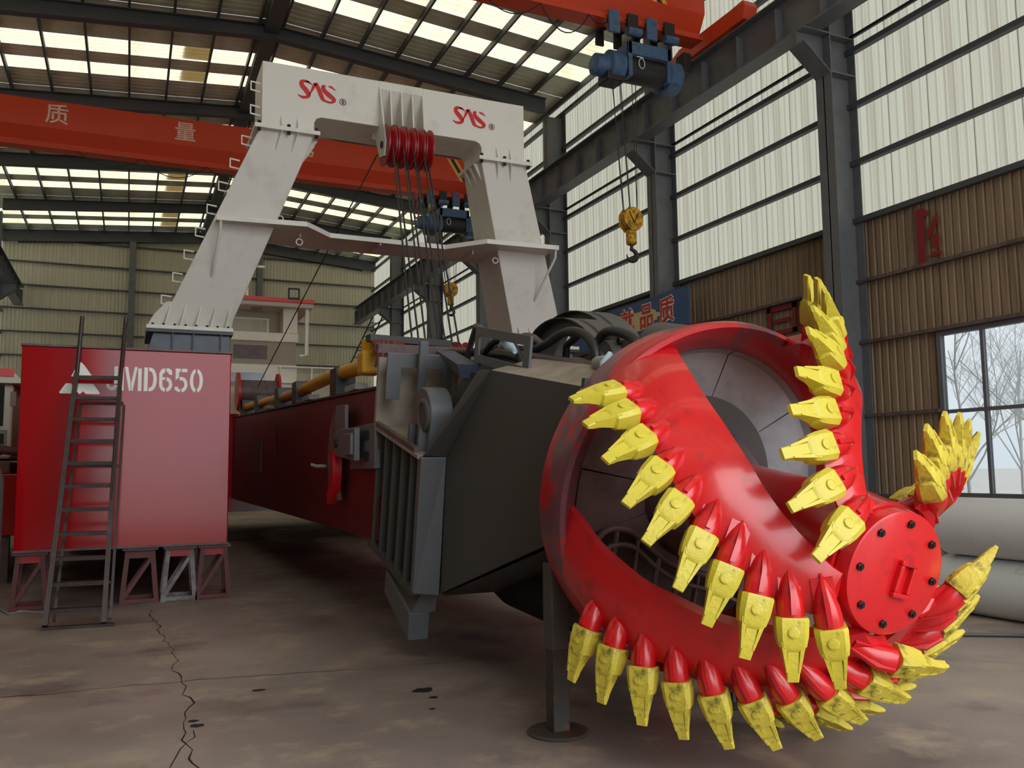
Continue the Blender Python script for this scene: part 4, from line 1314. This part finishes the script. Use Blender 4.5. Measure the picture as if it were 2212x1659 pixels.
# ================================================================== ropes from the gantry sheaves to the ladder sheaves
def rope(a, b2, r_, lab, grp='black hoist ropes', sag=0.0, name='wire_rope'):
    a, b2 = V(a), V(b2)
    P = [a.lerp(b2, i / 8) - V((0, 0, sag * 4 * (i / 8) * (1 - i / 8))) for i in range(9)]
    return tag(MB().tube(P, r_, 6).build(name, M['rubber'], smooth=60), lab, 'rope', grp)
ORDN = ['first', 'second', 'third', 'fourth', 'fifth', 'sixth', 'seventh', 'eighth']
xs_top = [3.27, 3.37, 3.42, 3.52, 3.57, 3.67, 3.72, 3.84]
for i, x in enumerate(xs_top):
    yt = YC - .2 - (.26 if i % 2 == 0 else .05)
    rope((x, yt, 6.15), (2.98 + i * .075, 9.55 - .02 * i, 3.07), .012, '%s black wire rope under the gantry sheaves, counted from the wheelhouse side' % ORDN[i])
rope((3.14, 11.75, 6.12), (2.55, 19.75, 3.42), .011, 'single black rope slanting from the sheaves down to the winch drum', None)
wc = root('rope_socket', (3.6, 11.0, 5.4), 'rusty rope socket and chain links among the hoist ropes', 'rope socket')
MB().tube([(3.60, 11.42, 5.52), (3.60, 11.40, 5.42)], .03, 8).build('socket', M['trestle_rust'], wc)
for k in range(3):
    z = 5.36 - k * .09
    ring = [(3.60 + (.03 * math.cos(R(a)) if k % 2 == 0 else 0), 11.38 - .02 * k + (.03 * math.cos(R(a)) if k % 2 else 0), z + .055 * math.sin(R(a))) for a in range(0, 360, 30)]
    MB().tube(ring, .012, 6, closed=True).build('chain_link', M['trestle_rust'], wc, smooth=50)

# red sheave set on the ladder where the ropes end
ls = root('ladder_sheave_set', (3.2, 9.5, 2.6), 'row of small red sheaves on the ladder under the hoist ropes', 'sheaves')
MB().cyl((2.72, 9.6, 2.88), (3.68, 9.6, 2.88), .05, 12).build('axle', M['iron'], ls)
for k in range(7):
    x = 2.82 + k * .13
    MB().lathe([(-.055, .08), (-.058, .24), (-.04, .24), (0, .18), (.04, .24), (.058, .24), (.055, .08)], (x, 9.6, 2.88), (1, 0, 0), 28).build('sheave', M['sheave_red'], ls, smooth=35)
for x in (2.70, 3.70):
    MB().box(x - .02, x + .02, 9.4, 9.8, 2.4, 2.98).build('cheek_plate', M['grey_steel'], ls)

# ================================================================== ladder arm between the pontoons
arm = root('dredge_ladder', (3.33, 14, .92), 'dark red steel ladder arm running back between the pontoons', 'dredge arm')
AX0, AX1 = 2.21, 4.45
b = MB()
b.hexa([(AX0, 8.2, .93), (AX1, 8.2, .93), (AX1, 20.7, 1.0), (AX0, 20.7, 1.0), (AX0, 8.2, 2.396), (AX1, 8.2, 2.396), (AX1, 20.7, 2.85), (AX0, 20.7, 2.85)])
b.build('arm_beam', M['arm_shaded_red'], arm, bevel=.01)
b = MB()
b.hexa([(AX0 - .03, 8.2, 2.396), (AX0 + .2, 8.2, 2.396), (AX0 + .2, 20.7, 2.85), (AX0 - .03, 20.7, 2.85), (AX0 - .03, 8.2, 2.42), (AX0 + .2, 8.2, 2.42), (AX0 + .2, 20.7, 2.875), (AX0 - .03, 20.7, 2.875)])
b.build('top_flange', M['rubber'], arm)
MB().box(AX0 - .012, AX0, 16.2, 17.4, 1.6, 2.2).build('patch_plate', M['black'], arm)
MB().tube([(AX0 - .01, 14.6, 1.9), (AX0 - .01, 14.6, 2.3)], .012, 6).build('rod', M['trestle_rust'], arm)

# bracket plate and swing sheave on its side
br = root('swing_sheave', (2.1, 8.8, 1.4), 'grey hinge bracket with red swing sheave on the arm side', 'bracket')
b = MB()
b.box(AX0 - .06, AX0, 8.1, 9.1, 1.62, 2.06)
b.build('bracket_plate', M['grey_steel'], br, bevel=.006)
for z in (1.74, 1.95):
    MB().box(AX0 - .068, AX0 - .055, 8.3, 8.48, z - .05, z + .05).build('bracket_hole', M['dark'], br, bevel=.02)
b = MB()
out = [(8.5, 1.70), (9.3, 1.76)] + [(9.32 + .14 * math.cos(R(a)), 1.90 + .14 * math.sin(R(a))) for a in range(-60, 91, 15)][::1] + [(9.1, 2.05), (8.5, 2.03)]
b.prism([(AX0 - .16, y, z) for y, z in out], (.06, 0, 0))
b.build('hinge_plate', M['grey_steel'], br, bevel=.008)
MB().cyl((AX0 - .18, 9.3, 1.9), (AX0 - .08, 9.3, 1.9), .05, 16).build('hinge_pin', M['rubber'], br)
MB().box(AX0 - .19, AX0 - .15, 8.55, 8.85, 1.76, 1.98).build('hinge_stop', M['grey_steel'], br, bevel=.01)
b = MB()
prof2 = [(9.4, 2.25), (9.75, 2.28), (9.95, 2.05), (10.05, 1.8), (10.0, 1.4), (9.5, 1.28), (9.6, 1.5), (9.62, 1.8), (9.5, 2.0)]
b.prism([(AX0 - .10, y, z) for y, z in prof2], (.05, 0, 0))
b.build('sheave_cheek', M['brown_steel'], br, bevel=.006)
MB().prism([(AX0 - .13, y, z) for y, z in ((9.05, 2.0), (9.05, 2.3), (9.5, 2.32), (9.52, 2.05), (9.4, 1.98))], (.04, 0, 0)).build('cover_plate', M['grey_steel'], br, bevel=.005)
b = MB()
rings = []
for i in range(13):
    a = R(-70 + 100 * i / 12)
    rings.append([(AX0 - .17, 9.85 - .42 * math.cos(a), 1.63 + .42 * math.sin(a)), (AX0 - .07, 9.85 - .42 * math.cos(a), 1.63 + .42 * math.sin(a)),
                  (AX0 - .07, 9.85 - .30 * math.cos(a), 1.63 + .30 * math.sin(a)), (AX0 - .17, 9.85 - .30 * math.cos(a), 1.63 + .30 * math.sin(a))])
b.loft(rings)
b.build('sheave_rim', M['logo_red'], br, smooth=40)
MB().tube([(AX0 - .12, 10.05, 1.66), (AX0 - .2, 10.2, 1.66), (AX0 - .22, 10.35, 1.68)], .02, 8).build('grease_pin', M['hose_wrap'], br, smooth=50)

# yellow pipe along the arm on black saddles
yp = root('hydraulic_pipe', (2.35, 14, 2.6), 'yellow pipe on black saddles along the top of the red arm', 'pipe')
def arm_top(y):
    return 2.41 + (y - 7.9) * .585 / 16.1
PY = [(2.33, y, arm_top(y) + (.28 if y < 12 else .18)) for y in (20.6, 17.0, 13.5, 11.0, 9.2)]
MB().tube(PY, .085, 14).build('pipe_run', M['pipe_yellow'], yp, smooth=50)
MB().tube([(2.33, 9.0, arm_top(9) + .20), (2.33, 9.0, arm_top(9) + .55)], .085, 14).build('pipe_riser', M['pipe_yellow'], yp, smooth=50)
MB().box(2.22, 2.44, 8.88, 9.12, arm_top(9) + .17, arm_top(9) + .42).build('pipe_elbow', M['pipe_yellow'], yp, bevel=.03)
for y in (19.5, 17.2, 14.6, 12.9, 10.2):
    MB().box(2.22, 2.46, y - .04, y + .28, arm_top(y), arm_top(y) + .34).build('saddle', M['rubber'], yp, bevel=.01)
for y in (16, 12.2, 9.6):
    MB().box(2.20, 2.34, y - .5, y, arm_top(y), arm_top(y) + .07).build('packing_block', M['hose_wrap'], yp, bevel=.01)
# beam and rags where the riser meets the housing
bm = root('cross_spreader', (2.8, 8.9, 2.9), 'dark cross bar with frayed rags beside the yellow riser', 'spreader bar')
MB().beam((2.25, 8.75, 2.98), (3.2, 8.9, 2.98), .12, .07).build('bar', M['rubber'], bm)
MB().beam((2.6, 8.35, 2.62), (4.1, 8.35, 2.72), .09, .08).build('bar', M['brown_steel'], bm)
for k in range(7):
    x = 2.3 + k * .05
    MB().tube([(x, 8.7, 2.94), (x + random.uniform(-.05, .05), 8.62, 2.83), (x + random.uniform(-.06, .06), 8.64, 2.66 + random.uniform(0, .1))], [.035, .03, .012], 6).build('rag', M['trestle_rust'], bm, smooth=50)

# red winch drum on the far deck beyond the pontoon
wd = root('winch_drum', (2.55, 19.8, 3.0), 'dark rope drum with red flanges behind the red pontoon', 'winch')
MB().cyl((2.2, 19.8, 3.38), (3.0, 19.8, 3.38), .26, 24).build('drum', M['brown_steel'], wd, smooth=40)
for x in (2.14, 3.0):
    MB().lathe([(0, .2), (0, .42), (.05, .42), (.05, .2)], (x, 19.8, 3.38), (1, 0, 0), 28).build('drum_flange', M['logo_red'], wd, smooth=35)
MB().prism([(3.1, 19.6, 2.9), (3.45, 19.6, 2.9), (3.45, 19.6, 3.3), (3.36, 19.6, 3.36), (3.3, 19.6, 3.16), (3.2, 19.6, 3.16), (3.14, 19.6, 3.3)], (0, .3, 0)).build('cradle', M['logo_red'], wd)
MB().box(3.62, 3.72, 19.7, 19.9, 2.95, 3.66).build('lever', M['logo_red'], wd, bevel=.02)
# ================================================================== overhead cranes
def bridge_crane(yc, lab, stripe_x, chars):
    zb = 10.78
    c = root('bridge_crane', (3.3, yc, zb), lab, 'crane', 'orange bridge cranes')
    def section(x, sc=1.0):
        t = zb + .55
        top = t + (.78 * sc)
        return [(x, yc - .30, t), (x, yc - .30, top), (x, yc + .30, top), (x, yc + .30, t), (x, yc + .09, zb + .2), (x, yc + .09, zb + .05), (x, yc + .22, zb + .05),
                (x, yc + .22, zb), (x, yc - .22, zb), (x, yc - .22, zb + .05), (x, yc - .09, zb + .05), (x, yc - .09, zb + .2)]
    xs = [(-4.89, .35), (-4.1, 1.0), (3.3, 1.05), (10.35, 1.0), (11.1, .35)]
    MB().loft([section(x, s) for x, s in xs]).build('girder', M['orange'], c)
    for x in (-5.05, 11.42):
        e = MB()
        e.prism([(x - .16, yc - 1.35, 10.74), (x - .16, yc + 1.25, 10.74), (x - .16, yc + 1.25, 11.0), (x - .16, yc + .9, 11.12), (x - .16, yc - .9, 11.12), (x - .16, yc - 1.35, 11.14), (x - .16, yc - 1.42, 11.0)], (.32, 0, 0))
        e.build('end_carriage', M['orange'], c, bevel=.01)
        for yy in (-1.0, .95):
            MB().cyl((x - .05, yc + yy, 10.86), (x + .05, yc + yy, 10.86), .16, 20).build('travel_wheel', M['iron'], c, smooth=40)
    x = stripe_x
    for (a, w, mt) in ((0, .11, 'crane_yellow'), (.12, .12, 'rubber'), (.25, .11, 'crane_yellow')):
        MB().prism([(x + a, yc - .304, zb + 1.30), (x + a + w, yc - .304, zb + 1.30), (x + a + w + .48, yc - .304, zb + .56), (x + a + .48, yc - .304, zb + .56)], (0, .004, 0)).build('warning_stripe', M[mt], c)
    for ch, cx in chars:
        me = text_data(ch, .62, .003, .006)
        put('painted_character', me, M['white_faded'], c, frame_mtx((cx, yc - .306, zb + .93), (1, 0, 0), (0, 0, 1), (0, -1, 0)))
    return c
M['white_faded'] = material('faded_white_letters', (226, 190, 176), 0.6, spot=0.6, spot_rgb=(206, 110, 84), scale=4, lo=0.5, hi=0.7)
bridge_crane(27.0, 'orange bridge crane with white characters behind the white gantry', 9.55, (('质', -2.13), ('量', 1.27), ('第', 4.83), ('一', 8.04)))
bridge_crane(14.8, 'orange bridge crane overhead nearest the camera with striped end', 9.30, ())

def hoist(yc, xc, lab, hook_z, hook_lab, hook_dx):
    h = root('electric_hoist', (xc, yc, 9.5), lab, 'hoist', 'blue electric hoists')
    # trolley wheels on the girder flange
    for k, x in enumerate((-.78, -.34, .12, .56)):
        for s in (-1, 1):
            MB().cyl((xc + x, yc + s * .15, 10.82), (xc + x, yc + s * .28, 10.82), .10, 16).build('trolley_wheel', M['iron'], h, smooth=40)
        MB().box(xc + x - .13, xc + x + .13, yc - .34, yc - .27, 10.45, 10.93).build('side_plate', M['blue'] if k % 2 == 0 else M['iron'], h, bevel=.02)
        MB().box(xc + x - .1, xc + x + .1, yc + .27, yc + .33, 10.45, 10.9).build('side_plate', M['iron'], h, bevel=.02)
    for x in (-.34, .56):
        MB().cyl((xc + x - .16, yc - .36, 10.52), (xc + x + .16, yc - .36, 10.52), .085, 14).build('trolley_motor', M['blue'], h, smooth=40)
    # load frame and drum
    MB().box(xc - .45, xc + .60, yc - .30, yc - .24, 10.08, 10.36).build('load_frame', M['blue'], h, bevel=.015)
    MB().box(xc - .45, xc + .60, yc + .24, yc + .30, 10.08, 10.36).build('load_frame', M['blue'], h, bevel=.015)
    for x in (-.45, .50):
        MB().box(xc + x, xc + x + .10, yc - .30, yc + .30, 9.62, 10.36).build('frame_end', M['blue'], h, bevel=.015)
    MB().cyl((xc - .5, yc, 9.88), (xc + .6, yc, 9.88), .27, 28).build('drum', M['rubber'], h, smooth=40)
    MB().lathe([(0, .32), (.02, .36), (.30, .36), (.36, .28)], (xc + .58, yc, 9.86), (1, 0, 0), 10).build('gear_case', M['blue'], h, smooth=20)
    MB().lathe([(0, .34), (.30, .34), (.34, .24), (.60, .22), (.64, .15), (.66, .12)], (xc - .5, yc, 9.86), (-1, 0, 0), 20).build('motor', M['blue'], h, smooth=30)
    MB().box(xc + .95, xc + 1.15, yc - .25, yc + .05, 9.95, 10.4).build('control_box', M['iron'], h, bevel=.02)
    MB().box(xc - .9, xc - .5, yc - .22, yc + .22, 9.5, 9.7).build('rope_guide', M['iron'], h, bevel=.03)
    ring = [(xc - .05, yc - .33 + .0, 9.86 + .0)]
    loop = [(xc - .15 + .07 * math.cos(R(a)), yc - .32, 9.9 + .11 * math.sin(R(a))) for a in range(0, 360, 30)]
    MB().tube(loop, .012, 6, closed=True).build('cable_loop', M['strap_blue'], h, smooth=50)
    # hook block
    xk = xc + hook_dx
    k_ = root('hook_block', (xk, yc, hook_z - 1.1), hook_lab, 'hook block', 'yellow crane hook blocks')
    for s in (-1, 1):
        out = [(xk - .19, hook_z), (xk - .10, hook_z + .12), (xk + .16, hook_z + .06), (xk + .24, hook_z - .05), (xk + .22, hook_z - .25), (xk + .10, hook_z - .36), (xk - .06, hook_z - .36), (xk - .20, hook_z - .22)]
        MB().prism([(x, yc + s * .12 - .015, z) for x, z in out], (0, .03, 0)).build('cheek_plate', M['hook_yellow'], k_, bevel=.01)
    for dy in (-.06, .06):
        MB().lathe([(-.045, .05), (-.05, .23), (-.03, .23), (0, .19), (.03, .23), (.05, .23), (.045, .05)], (xk + .02, yc + dy, hook_z - .10), (0, 1, 0), 28).build('sheave', M['hook_yellow'], k_, smooth=35)
    for s in (-1, 1):
        MB().beam((xk - .10, yc - .14, hook_z + .02), (xk + .01, yc - .14, hook_z - .22), .012, .03, (0, 1, 0)).build('warning_mark', M['rubber'], k_) if s < 0 else MB().beam((xk + .12, yc - .14, hook_z + .02), (xk + .01, yc - .14, hook_z - .22), .012, .03, (0, 1, 0)).build('warning_mark', M['rubber'], k_)
    MB().lathe([(0, .10), (-.02, .11), (-.27, .11), (-.30, .08)], (xk + .02, yc, hook_z - .34), (0, 0, 1), 16).build('swivel', M['hook_yellow'], k_, smooth=35)
    pts, rr = [], []
    for a in range(100, -200, -15):
        pts.append((xk + .02 + .115 * math.cos(R(a)), yc, hook_z - .86 + .115 * math.sin(R(a))))
        t = (100 - a) / 300
        rr.append(.030 + .022 * math.sin(math.pi * min(1, t * 1.25)) if t < .8 else max(.012, .045 * (1 - t) * 3))
    MB().tube([(xk + .02, yc, hook_z - .62), (xk + .02, yc, hook_z - .70)] + pts, [.035, .032] + rr, 10).build('hook', M['iron'], k_, smooth=50)
    # falls of rope
    for i, (dx, dxt) in enumerate(((-.17, -.42), (-.12, -.28), (-.03, -.24), (.06, -.08), (.14, .06), (.22, .28))):
        rope((xk + dx, yc + (.06 if i % 2 else -.06), hook_z - .02), (xk + dxt, yc + (.1 if i % 2 else -.1), 9.64), .009,
             ('%s of six thin ropes above the hook block near the banner, from the gantry side' if yc < 20 else '%s of six thin ropes above the distant hook block, from the gantry side') % ORDN[i], 'falls of the ' + ('near' if yc < 20 else 'far') + ' hoist', name='hoist_rope')
hoist(14.8, 9.60, 'blue electric hoist under the nearest orange crane', 6.78, 'yellow hook block hanging before the translucent wall above the banner', -.33)
hoist(27.0, 9.75, 'blue electric hoist under the far crane beside the gantry leg', 7.75, 'distant yellow hook block seen between ropes and gantry leg', 0.0)
# festoon cables under the girders
def festoon(yc, pts, lab):
    fc = root('festoon_cable', (5, yc, 10.4), lab, 'cable', 'drooping crane cables')
    P = []
    for (xa, xb, dz) in pts:
        Q = [(xa + (xb - xa) * i / 10, yc - .2, 10.785 - dz * 4 * (i / 10) * (1 - i / 10)) for i in range(11)]
        MB().tube(Q, .012, 6).build('cable_loop', M['rubber'], fc, smooth=60)
festoon(14.8, [(5.9, 7.2, .35), (7.2, 8.3, .5), (8.3, 8.8, .15)], 'thin black cable drooping from the nearest crane girder')
festoon(27.0, [(-1.6, .1, .35), (.1, 1.9, .45), (1.9, 3.4, .3)], 'thin black cable drooping from the far crane girder')

# ================================================================== banner on the side wall
bn = root('slogan_banner', (11.74, 19, 4.9), 'blue banner with red characters fixed across the wall columns', 'banner')
MB().box(11.73, 11.76, 16.3, 21.9, 4.88, 5.80).build('board', M['banner_blue'], bn)
mp_ = []
for k in range(40):
    a = 2 * math.pi * k / 40
    q = random.uniform(.78, 1.12)
    mp_.append((11.7265, 19.3 + 1.75 * q * math.cos(a), 5.30 + .30 * q * math.sin(a)))
MB().prism(mp_, (.003, 0, 0)).build('map_print', M['map_tan'], bn)
for ch, yy in (('质', 17.2), ('品', 18.08), ('就', 18.98), ('铸', 19.95), ('精', 20.9)):
    put('character', text_data(ch, .66, .003, .012), M['sign_red'], bn, frame_mtx((11.724, yy, 5.33), (0, -1, 0), (0, 0, 1), (-1, 0, 0)))
    put('character_outline', text_data(ch, .66, .001, .03), M['white'], bn, frame_mtx((11.7285, yy, 5.33), (0, -1, 0), (0, 0, 1), (-1, 0, 0)))

# ================================================================== wheelhouse behind the gantry
rd = root('rear_deck', (3.4, 24, .7), 'red rear deck block carrying the cream wheelhouse', 'deck')
MB().box(1.25, 5.65, 20.9, 28, .7, 2.95).build('deck_block', M['hull_red'], rd)
cb = root('wheelhouse', (2.8, 21, 2.95), 'cream two storey wheelhouse with red roof edge behind the gantry', 'cabin')
CX0, CX1, CY0, CY1 = 1.27, 3.66, 21.0, 24.0
MB().box(CX0, CX1, CY0, CY1, 2.95, 4.15).build('lower_wall', M['cabin'], cb, bevel=.02)
MB().box(CX0 + .0, CX1 - .03, CY0 + .02, CY1, 4.15, 4.70).build('middle_band', M['cabin_beige'], cb)
MB().box(CX0, CX1 + .02, CY0 - .02, CY1, 4.70, 4.92).build('sill_wall', M['cabin'], cb, bevel=.02)
MB().box(CX0, CX1, CY0 + .5, CY1, 4.92, 5.55).build('upper_wall', M['cabin_beige'], cb)  # beige here carries the shade under the roof overhang
MB().box(CX1 - .35, CX1, CY0, CY0 + .6, 4.92, 5.55).build('corner_pillar', M['cabin'], cb, bevel=.02)
MB().prism([(CX0 - .1, CY0 - .25, 5.52), (CX0 - .1, CY0 - .3, 5.66), (CX0 - .1, CY1, 5.70), (CX0 - .1, CY1, 5.52)], (CX1 - CX0 + .42, 0, 0)).build('roof', M['cabin'], cb, bevel=.02)
MB().box(CX0 - .12, CX1 + .34, CY0 - .33, CY0 - .27, 5.62, 5.72).build('roof_edge', M['roof_edge_red'] if 'roof_edge_red' in M else M['logo_red'], cb, bevel=.01)
w1 = MB().box(1.95, 3.0, CY0 + .46, CY0 + .5, 4.95, 5.30).build('window', M['far_sheet'], cb)  # pale matte colour stands for the reflection in this window
MB().box(1.9, 3.05, CY0 + .47, CY0 + .49, 4.92, 5.34).build('window_surround', M['cabin'], cb)
MB().box(2.18, 2.95, CY0 - .0, CY0 + .03, 4.28, 4.60).build('window', M['brown_steel'], cb)
w3 = MB().box(2.14, 2.90, CY0 - .012, CY0 + .02, 3.58, 3.94).build('window', M['glass_dark'], cb)
MB().box(2.12, 2.6, CY0 - .018, CY0 - .012, 3.62, 3.72).build('pane', M['hose_wrap'], w3)
MB().lathe([(0, .12), (.03, .13), (.05, .06)], (2.7, CY0 + .1, 5.52), (0, 0, -1), 20).build('ceiling_lamp', M['hose_wrap'], cb, smooth=40)
MB().tube([(3.86, 20.9, 5.6), (3.86, 20.9, 4.4), (3.70, 20.9, 4.36)], .05, 10).build('drain_pipe', M['white'], cb, smooth=50)
MB().tube([(2.58, 22, 5.6), (2.58, 22, 6.75)], .035, 8).build('mast', M['white'], cb, smooth=50)
MB().tube([(2.3, 22, 6.74), (3.0, 22, 6.74)], .03, 8).build('mast_arm', M['white'], cb, smooth=50)
for s in (-1, 1):
    MB().tube([(2.58 - .12 * s, 21.96, 6.12), (2.58 + .12 * s, 21.96, 6.36)], .012, 6).build('aerial', M['hose_wrap'], cb)
fl = root('floodlight_frame', (3.5, 20.7, 5.68), 'small black square lamp frame on the wheelhouse roof edge', 'lamp frame')
for (a, b2) in (((3.37, 5.72), (3.63, 5.72)), ((3.37, 5.95), (3.63, 5.95)), ((3.38, 5.72), (3.38, 5.95)), ((3.62, 5.72), (3.62, 5.95))):
    MB().beam((a[0], 20.65, a[1]), (b2[0], 20.65, b2[1]), .03, .04).build('frame_bar', M['rubber'], fl)
rl = root('deck_railing', (4.2, 21.2, 2.95), 'white pipe railing on the deck beside the wheelhouse', 'railing')
for x in (3.25, 4.0, 4.75):
    MB().tube([(x, 20.95, 2.95), (x, 20.95, 4.12)], .025, 8).build('post', M['white'], rl, smooth=50)
for z in (4.10, 3.72):
    MB().tube([(3.2, 20.95, z), (4.8, 20.95, z)], .025, 8).build('rail', M['white'], rl, smooth=50)
MB().box(3.7, 4.55, 21.3, 22.2, 2.95, 4.0).build('vent_box', M['far_sheet'], rl)

# second vessel seen beyond the pontoon at the picture's edge
v2 = root('second_wheelhouse', (-2.6, 15.5, 1.8), 'cream wheelhouse with red roof beyond the outer pontoon side', 'cabin')
MB().box(-4.2, -1.68, 15.5, 18, 1.85, 3.02).build('wall', M['cabin'], v2, bevel=.04)
MB().prism([(-4.3, 15.3, 3.02), (-1.5, 15.3, 3.02), (-1.72, 15.3, 3.24), (-4.3, 15.3, 3.28)], (0, 2.9, 0)).build('roof', M['cabin'], v2)
MB().box(-4.3, -1.66, 15.27, 15.3, 3.12, 3.24).build('roof_edge', M['roof_edge_red'] if 'roof_edge_red' in M else M['logo_red'], v2)
MB().box(-2.6, -1.80, 15.47, 15.5, 2.36, 3.0).build('window', M['glass_dark'], v2)
MB().box(-2.6, -1.78, 15.46, 15.5, 2.08, 2.24).build('lower_window', M['glass_dark'], v2)
MB().box(-1.72, -1.64, 15.48, 15.5, 2.68, 2.90).build('port', M['cabin_beige'], v2)
MB().box(-2.8, -1.74, 15.47, 15.49, 2.02, 2.30).build('band', M['cabin_beige'], v2)
h2 = root('second_hull', (-2.6, 15, .7), 'red hull of the vessel beyond the outer pontoon side', 'hull')
MB().box(-4.2, -1.5, 14.9, 22, .7, 1.62).build('hull', M['hull_red'], h2, bevel=.02)
MB().box(-4.2, -1.62, 14.95, 22, 1.62, 1.80).build('deck_step', M['trestle_rust'], h2, bevel=.02)
for x in (-2.2, -1.7):
    MB().box(x - .1, x + .1, 15.0, 15.2, 0.0, .7).build('support_block', M['brown_steel'], h2)
MB().tube([(-1.95, 15.1, 1.86), (-1.75, 15.0, 1.98), (-1.55, 15.05, 1.95)], .07, 10).build('pipe_elbow', M['trestle_rust'], h2, smooth=50)

# ================================================================== grey pipes, gas cylinder, cables
def big_pipe(x, z, y0, y1, lab):
    p = root('steel_pipe', (x, y0, z - .31), lab, 'pipe', 'stacked grey steel pipes')
    MB().lathe([(0, .31), (y1 - y0, .31), (y1 - y0, .295), (0, .295)], (x, y0, z), (0, 1, 0), 48, closed=True).build('tube', M['pipe_grey'], p, smooth=40)
    return p
p1 = big_pipe(8.35, .31, 2.6, 6.9, 'lower grey steel pipe lying on the floor beyond the cutter')
p2 = big_pipe(8.30, .93, 2.4, 6.8, 'upper grey steel pipe stacked below the window beyond the cutter')
fp = MB().prism([(8.02, 6.93, .02), (8.7, 6.93, .02), (8.7, 6.93, .66), (8.02, 6.93, .66)], (0, .03, 0)).build('end_flange', M['pipe_grey'], p1)
gc = root('gas_cylinder', (-1.33, 10.6, 0), 'dark gas cylinder standing at the picture edge by the pontoon', 'gas cylinder')
MB().lathe([(0, .12), (.01, .13), (1.55, .13), (1.68, .09), (1.74, .04)], (-1.33, 10.6, 0), (0, 0, 1), 24).build('bottle', M['black'], gc, smooth=40)
MB().lathe([(0, .045), (.12, .045), (.13, .03)], (-1.33, 10.6, 1.74), (0, 0, 1), 12).build('valve_cap', M['iron'], gc, smooth=40)
def floor_wire(pts, r_, lab, mat):
    Q = catmull([(x, y, r_ + .001) for x, y in pts], 6)
    return tag(MB().tube(Q, r_, 6).build('floor_cable', mat, smooth=60), lab, 'cable')
floor_wire([(7.0, 5.9), (7.3, 5.72), (7.6, 5.5), (7.9, 5.0), (8.0, 4.5)], .018, 'black cable on the floor beside the grey pipes', M['rubber'])
floor_wire([(-1.35, 12.1), (-1.2, 11.6), (-1.1, 11.75), (-.9, 11.55), (-.75, 11.4)], .012, 'pale wire on the floor near the pontoon trestle', M['hose_wrap'])

# steel access stair at the far corner
st = root('access_stair', (7.4, 44.4, 0), 'thin dark access ladder against the far translucent wall', 'ladder')
foot_, head_ = V((7.2, 44.4, 0.02)), V((11.3, 43.0, 9.5))
for dx in (0, .5):
    MB().beam(foot_ + V((dx, 0, 0)), head_ + V((dx, 0, 0)), .05, .07).build('stringer', M['iron'], st)
for k in range(26):
    q = foot_.lerp(head_, (k + .6) / 26.5)
    MB().beam(q, q + V((.5, 0, 0)), .07, .035).build('rung', M['iron'], st)

# ================================================================== bare trees outside the window
def bare_tree(x, y, h, seed, lab):
    rnd = random.Random(seed)
    t = root('bare_tree', (x, y, -.31), lab, 'tree', 'bare winter trees outside')
    tr, brn = MB(), MB()
    def grow(p, d, L, r_, lvl):
        n = 4
        P, rr = [p], [r_]
        for i in range(n):
            d = (d + V((rnd.uniform(-.16, .16), rnd.uniform(-.16, .16), rnd.uniform(-.05, .12)))).normalized()
            p = p + d * L / n
            P.append(p)
            rr.append(r_ * (1 - .6 * (i + 1) / n))
        (tr if lvl == 0 else brn).tube(P, rr, 6 if lvl < 2 else 4)
        if lvl >= 4:
            return
        for k in range((9, 6, 5, 4)[lvl]):
            q = rnd.uniform(.25, 1.0)
            i = min(n - 1, int(q * n))
            pp = P[i].lerp(P[i + 1], q * n - i)
            a = rnd.uniform(0, 6.28)
            side = V((math.cos(a), math.sin(a), rnd.uniform(.1, .9))).normalized()
            grow(pp, (d * .55 + side * .8).normalized(), L * rnd.uniform(.42, .62), r_ * (1 - .6 * q) * .6, lvl + 1)
    grow(V((x, y, -.31)), V((0, 0, 1)), h, .03 * h / 3, 0)
    tr.build('trunk', M['hazed_bark'], t, smooth=60)
    o = brn.build('branches', M['hazed_bark'], t)
    o['kind'] = 'stuff'
for i, (x, y, h) in enumerate(((19, 15.0, 5.5), (21, 13.6, 6.0), (19.5, 12.0, 5.0), (22, 15.6, 5.0), (24, 12.5, 6.5))):
    bare_tree(x, y, h, 11 + i, ('slender bare tree seen through the window pane edge', 'tall bare tree in the middle of the window view', 'low bare tree near the lower window panes', 'bare tree partly behind the window frame', 'hazy bare tree farthest out beyond the window')[i])

rg = root('rag', tuple(G(-.6, 2.0, .70)), 'pale blue rag among the hoses inside the square grey frame', 'rag')
MB().tube([G(-.66, 2.05, .74), G(-.66, 1.95, .79), G(-.66, 1.85, .75), G(-.66, 1.75, .73)], [.02, .045, .04, .02], 8).build('cloth', M['strap_blue'], rg, smooth=60)
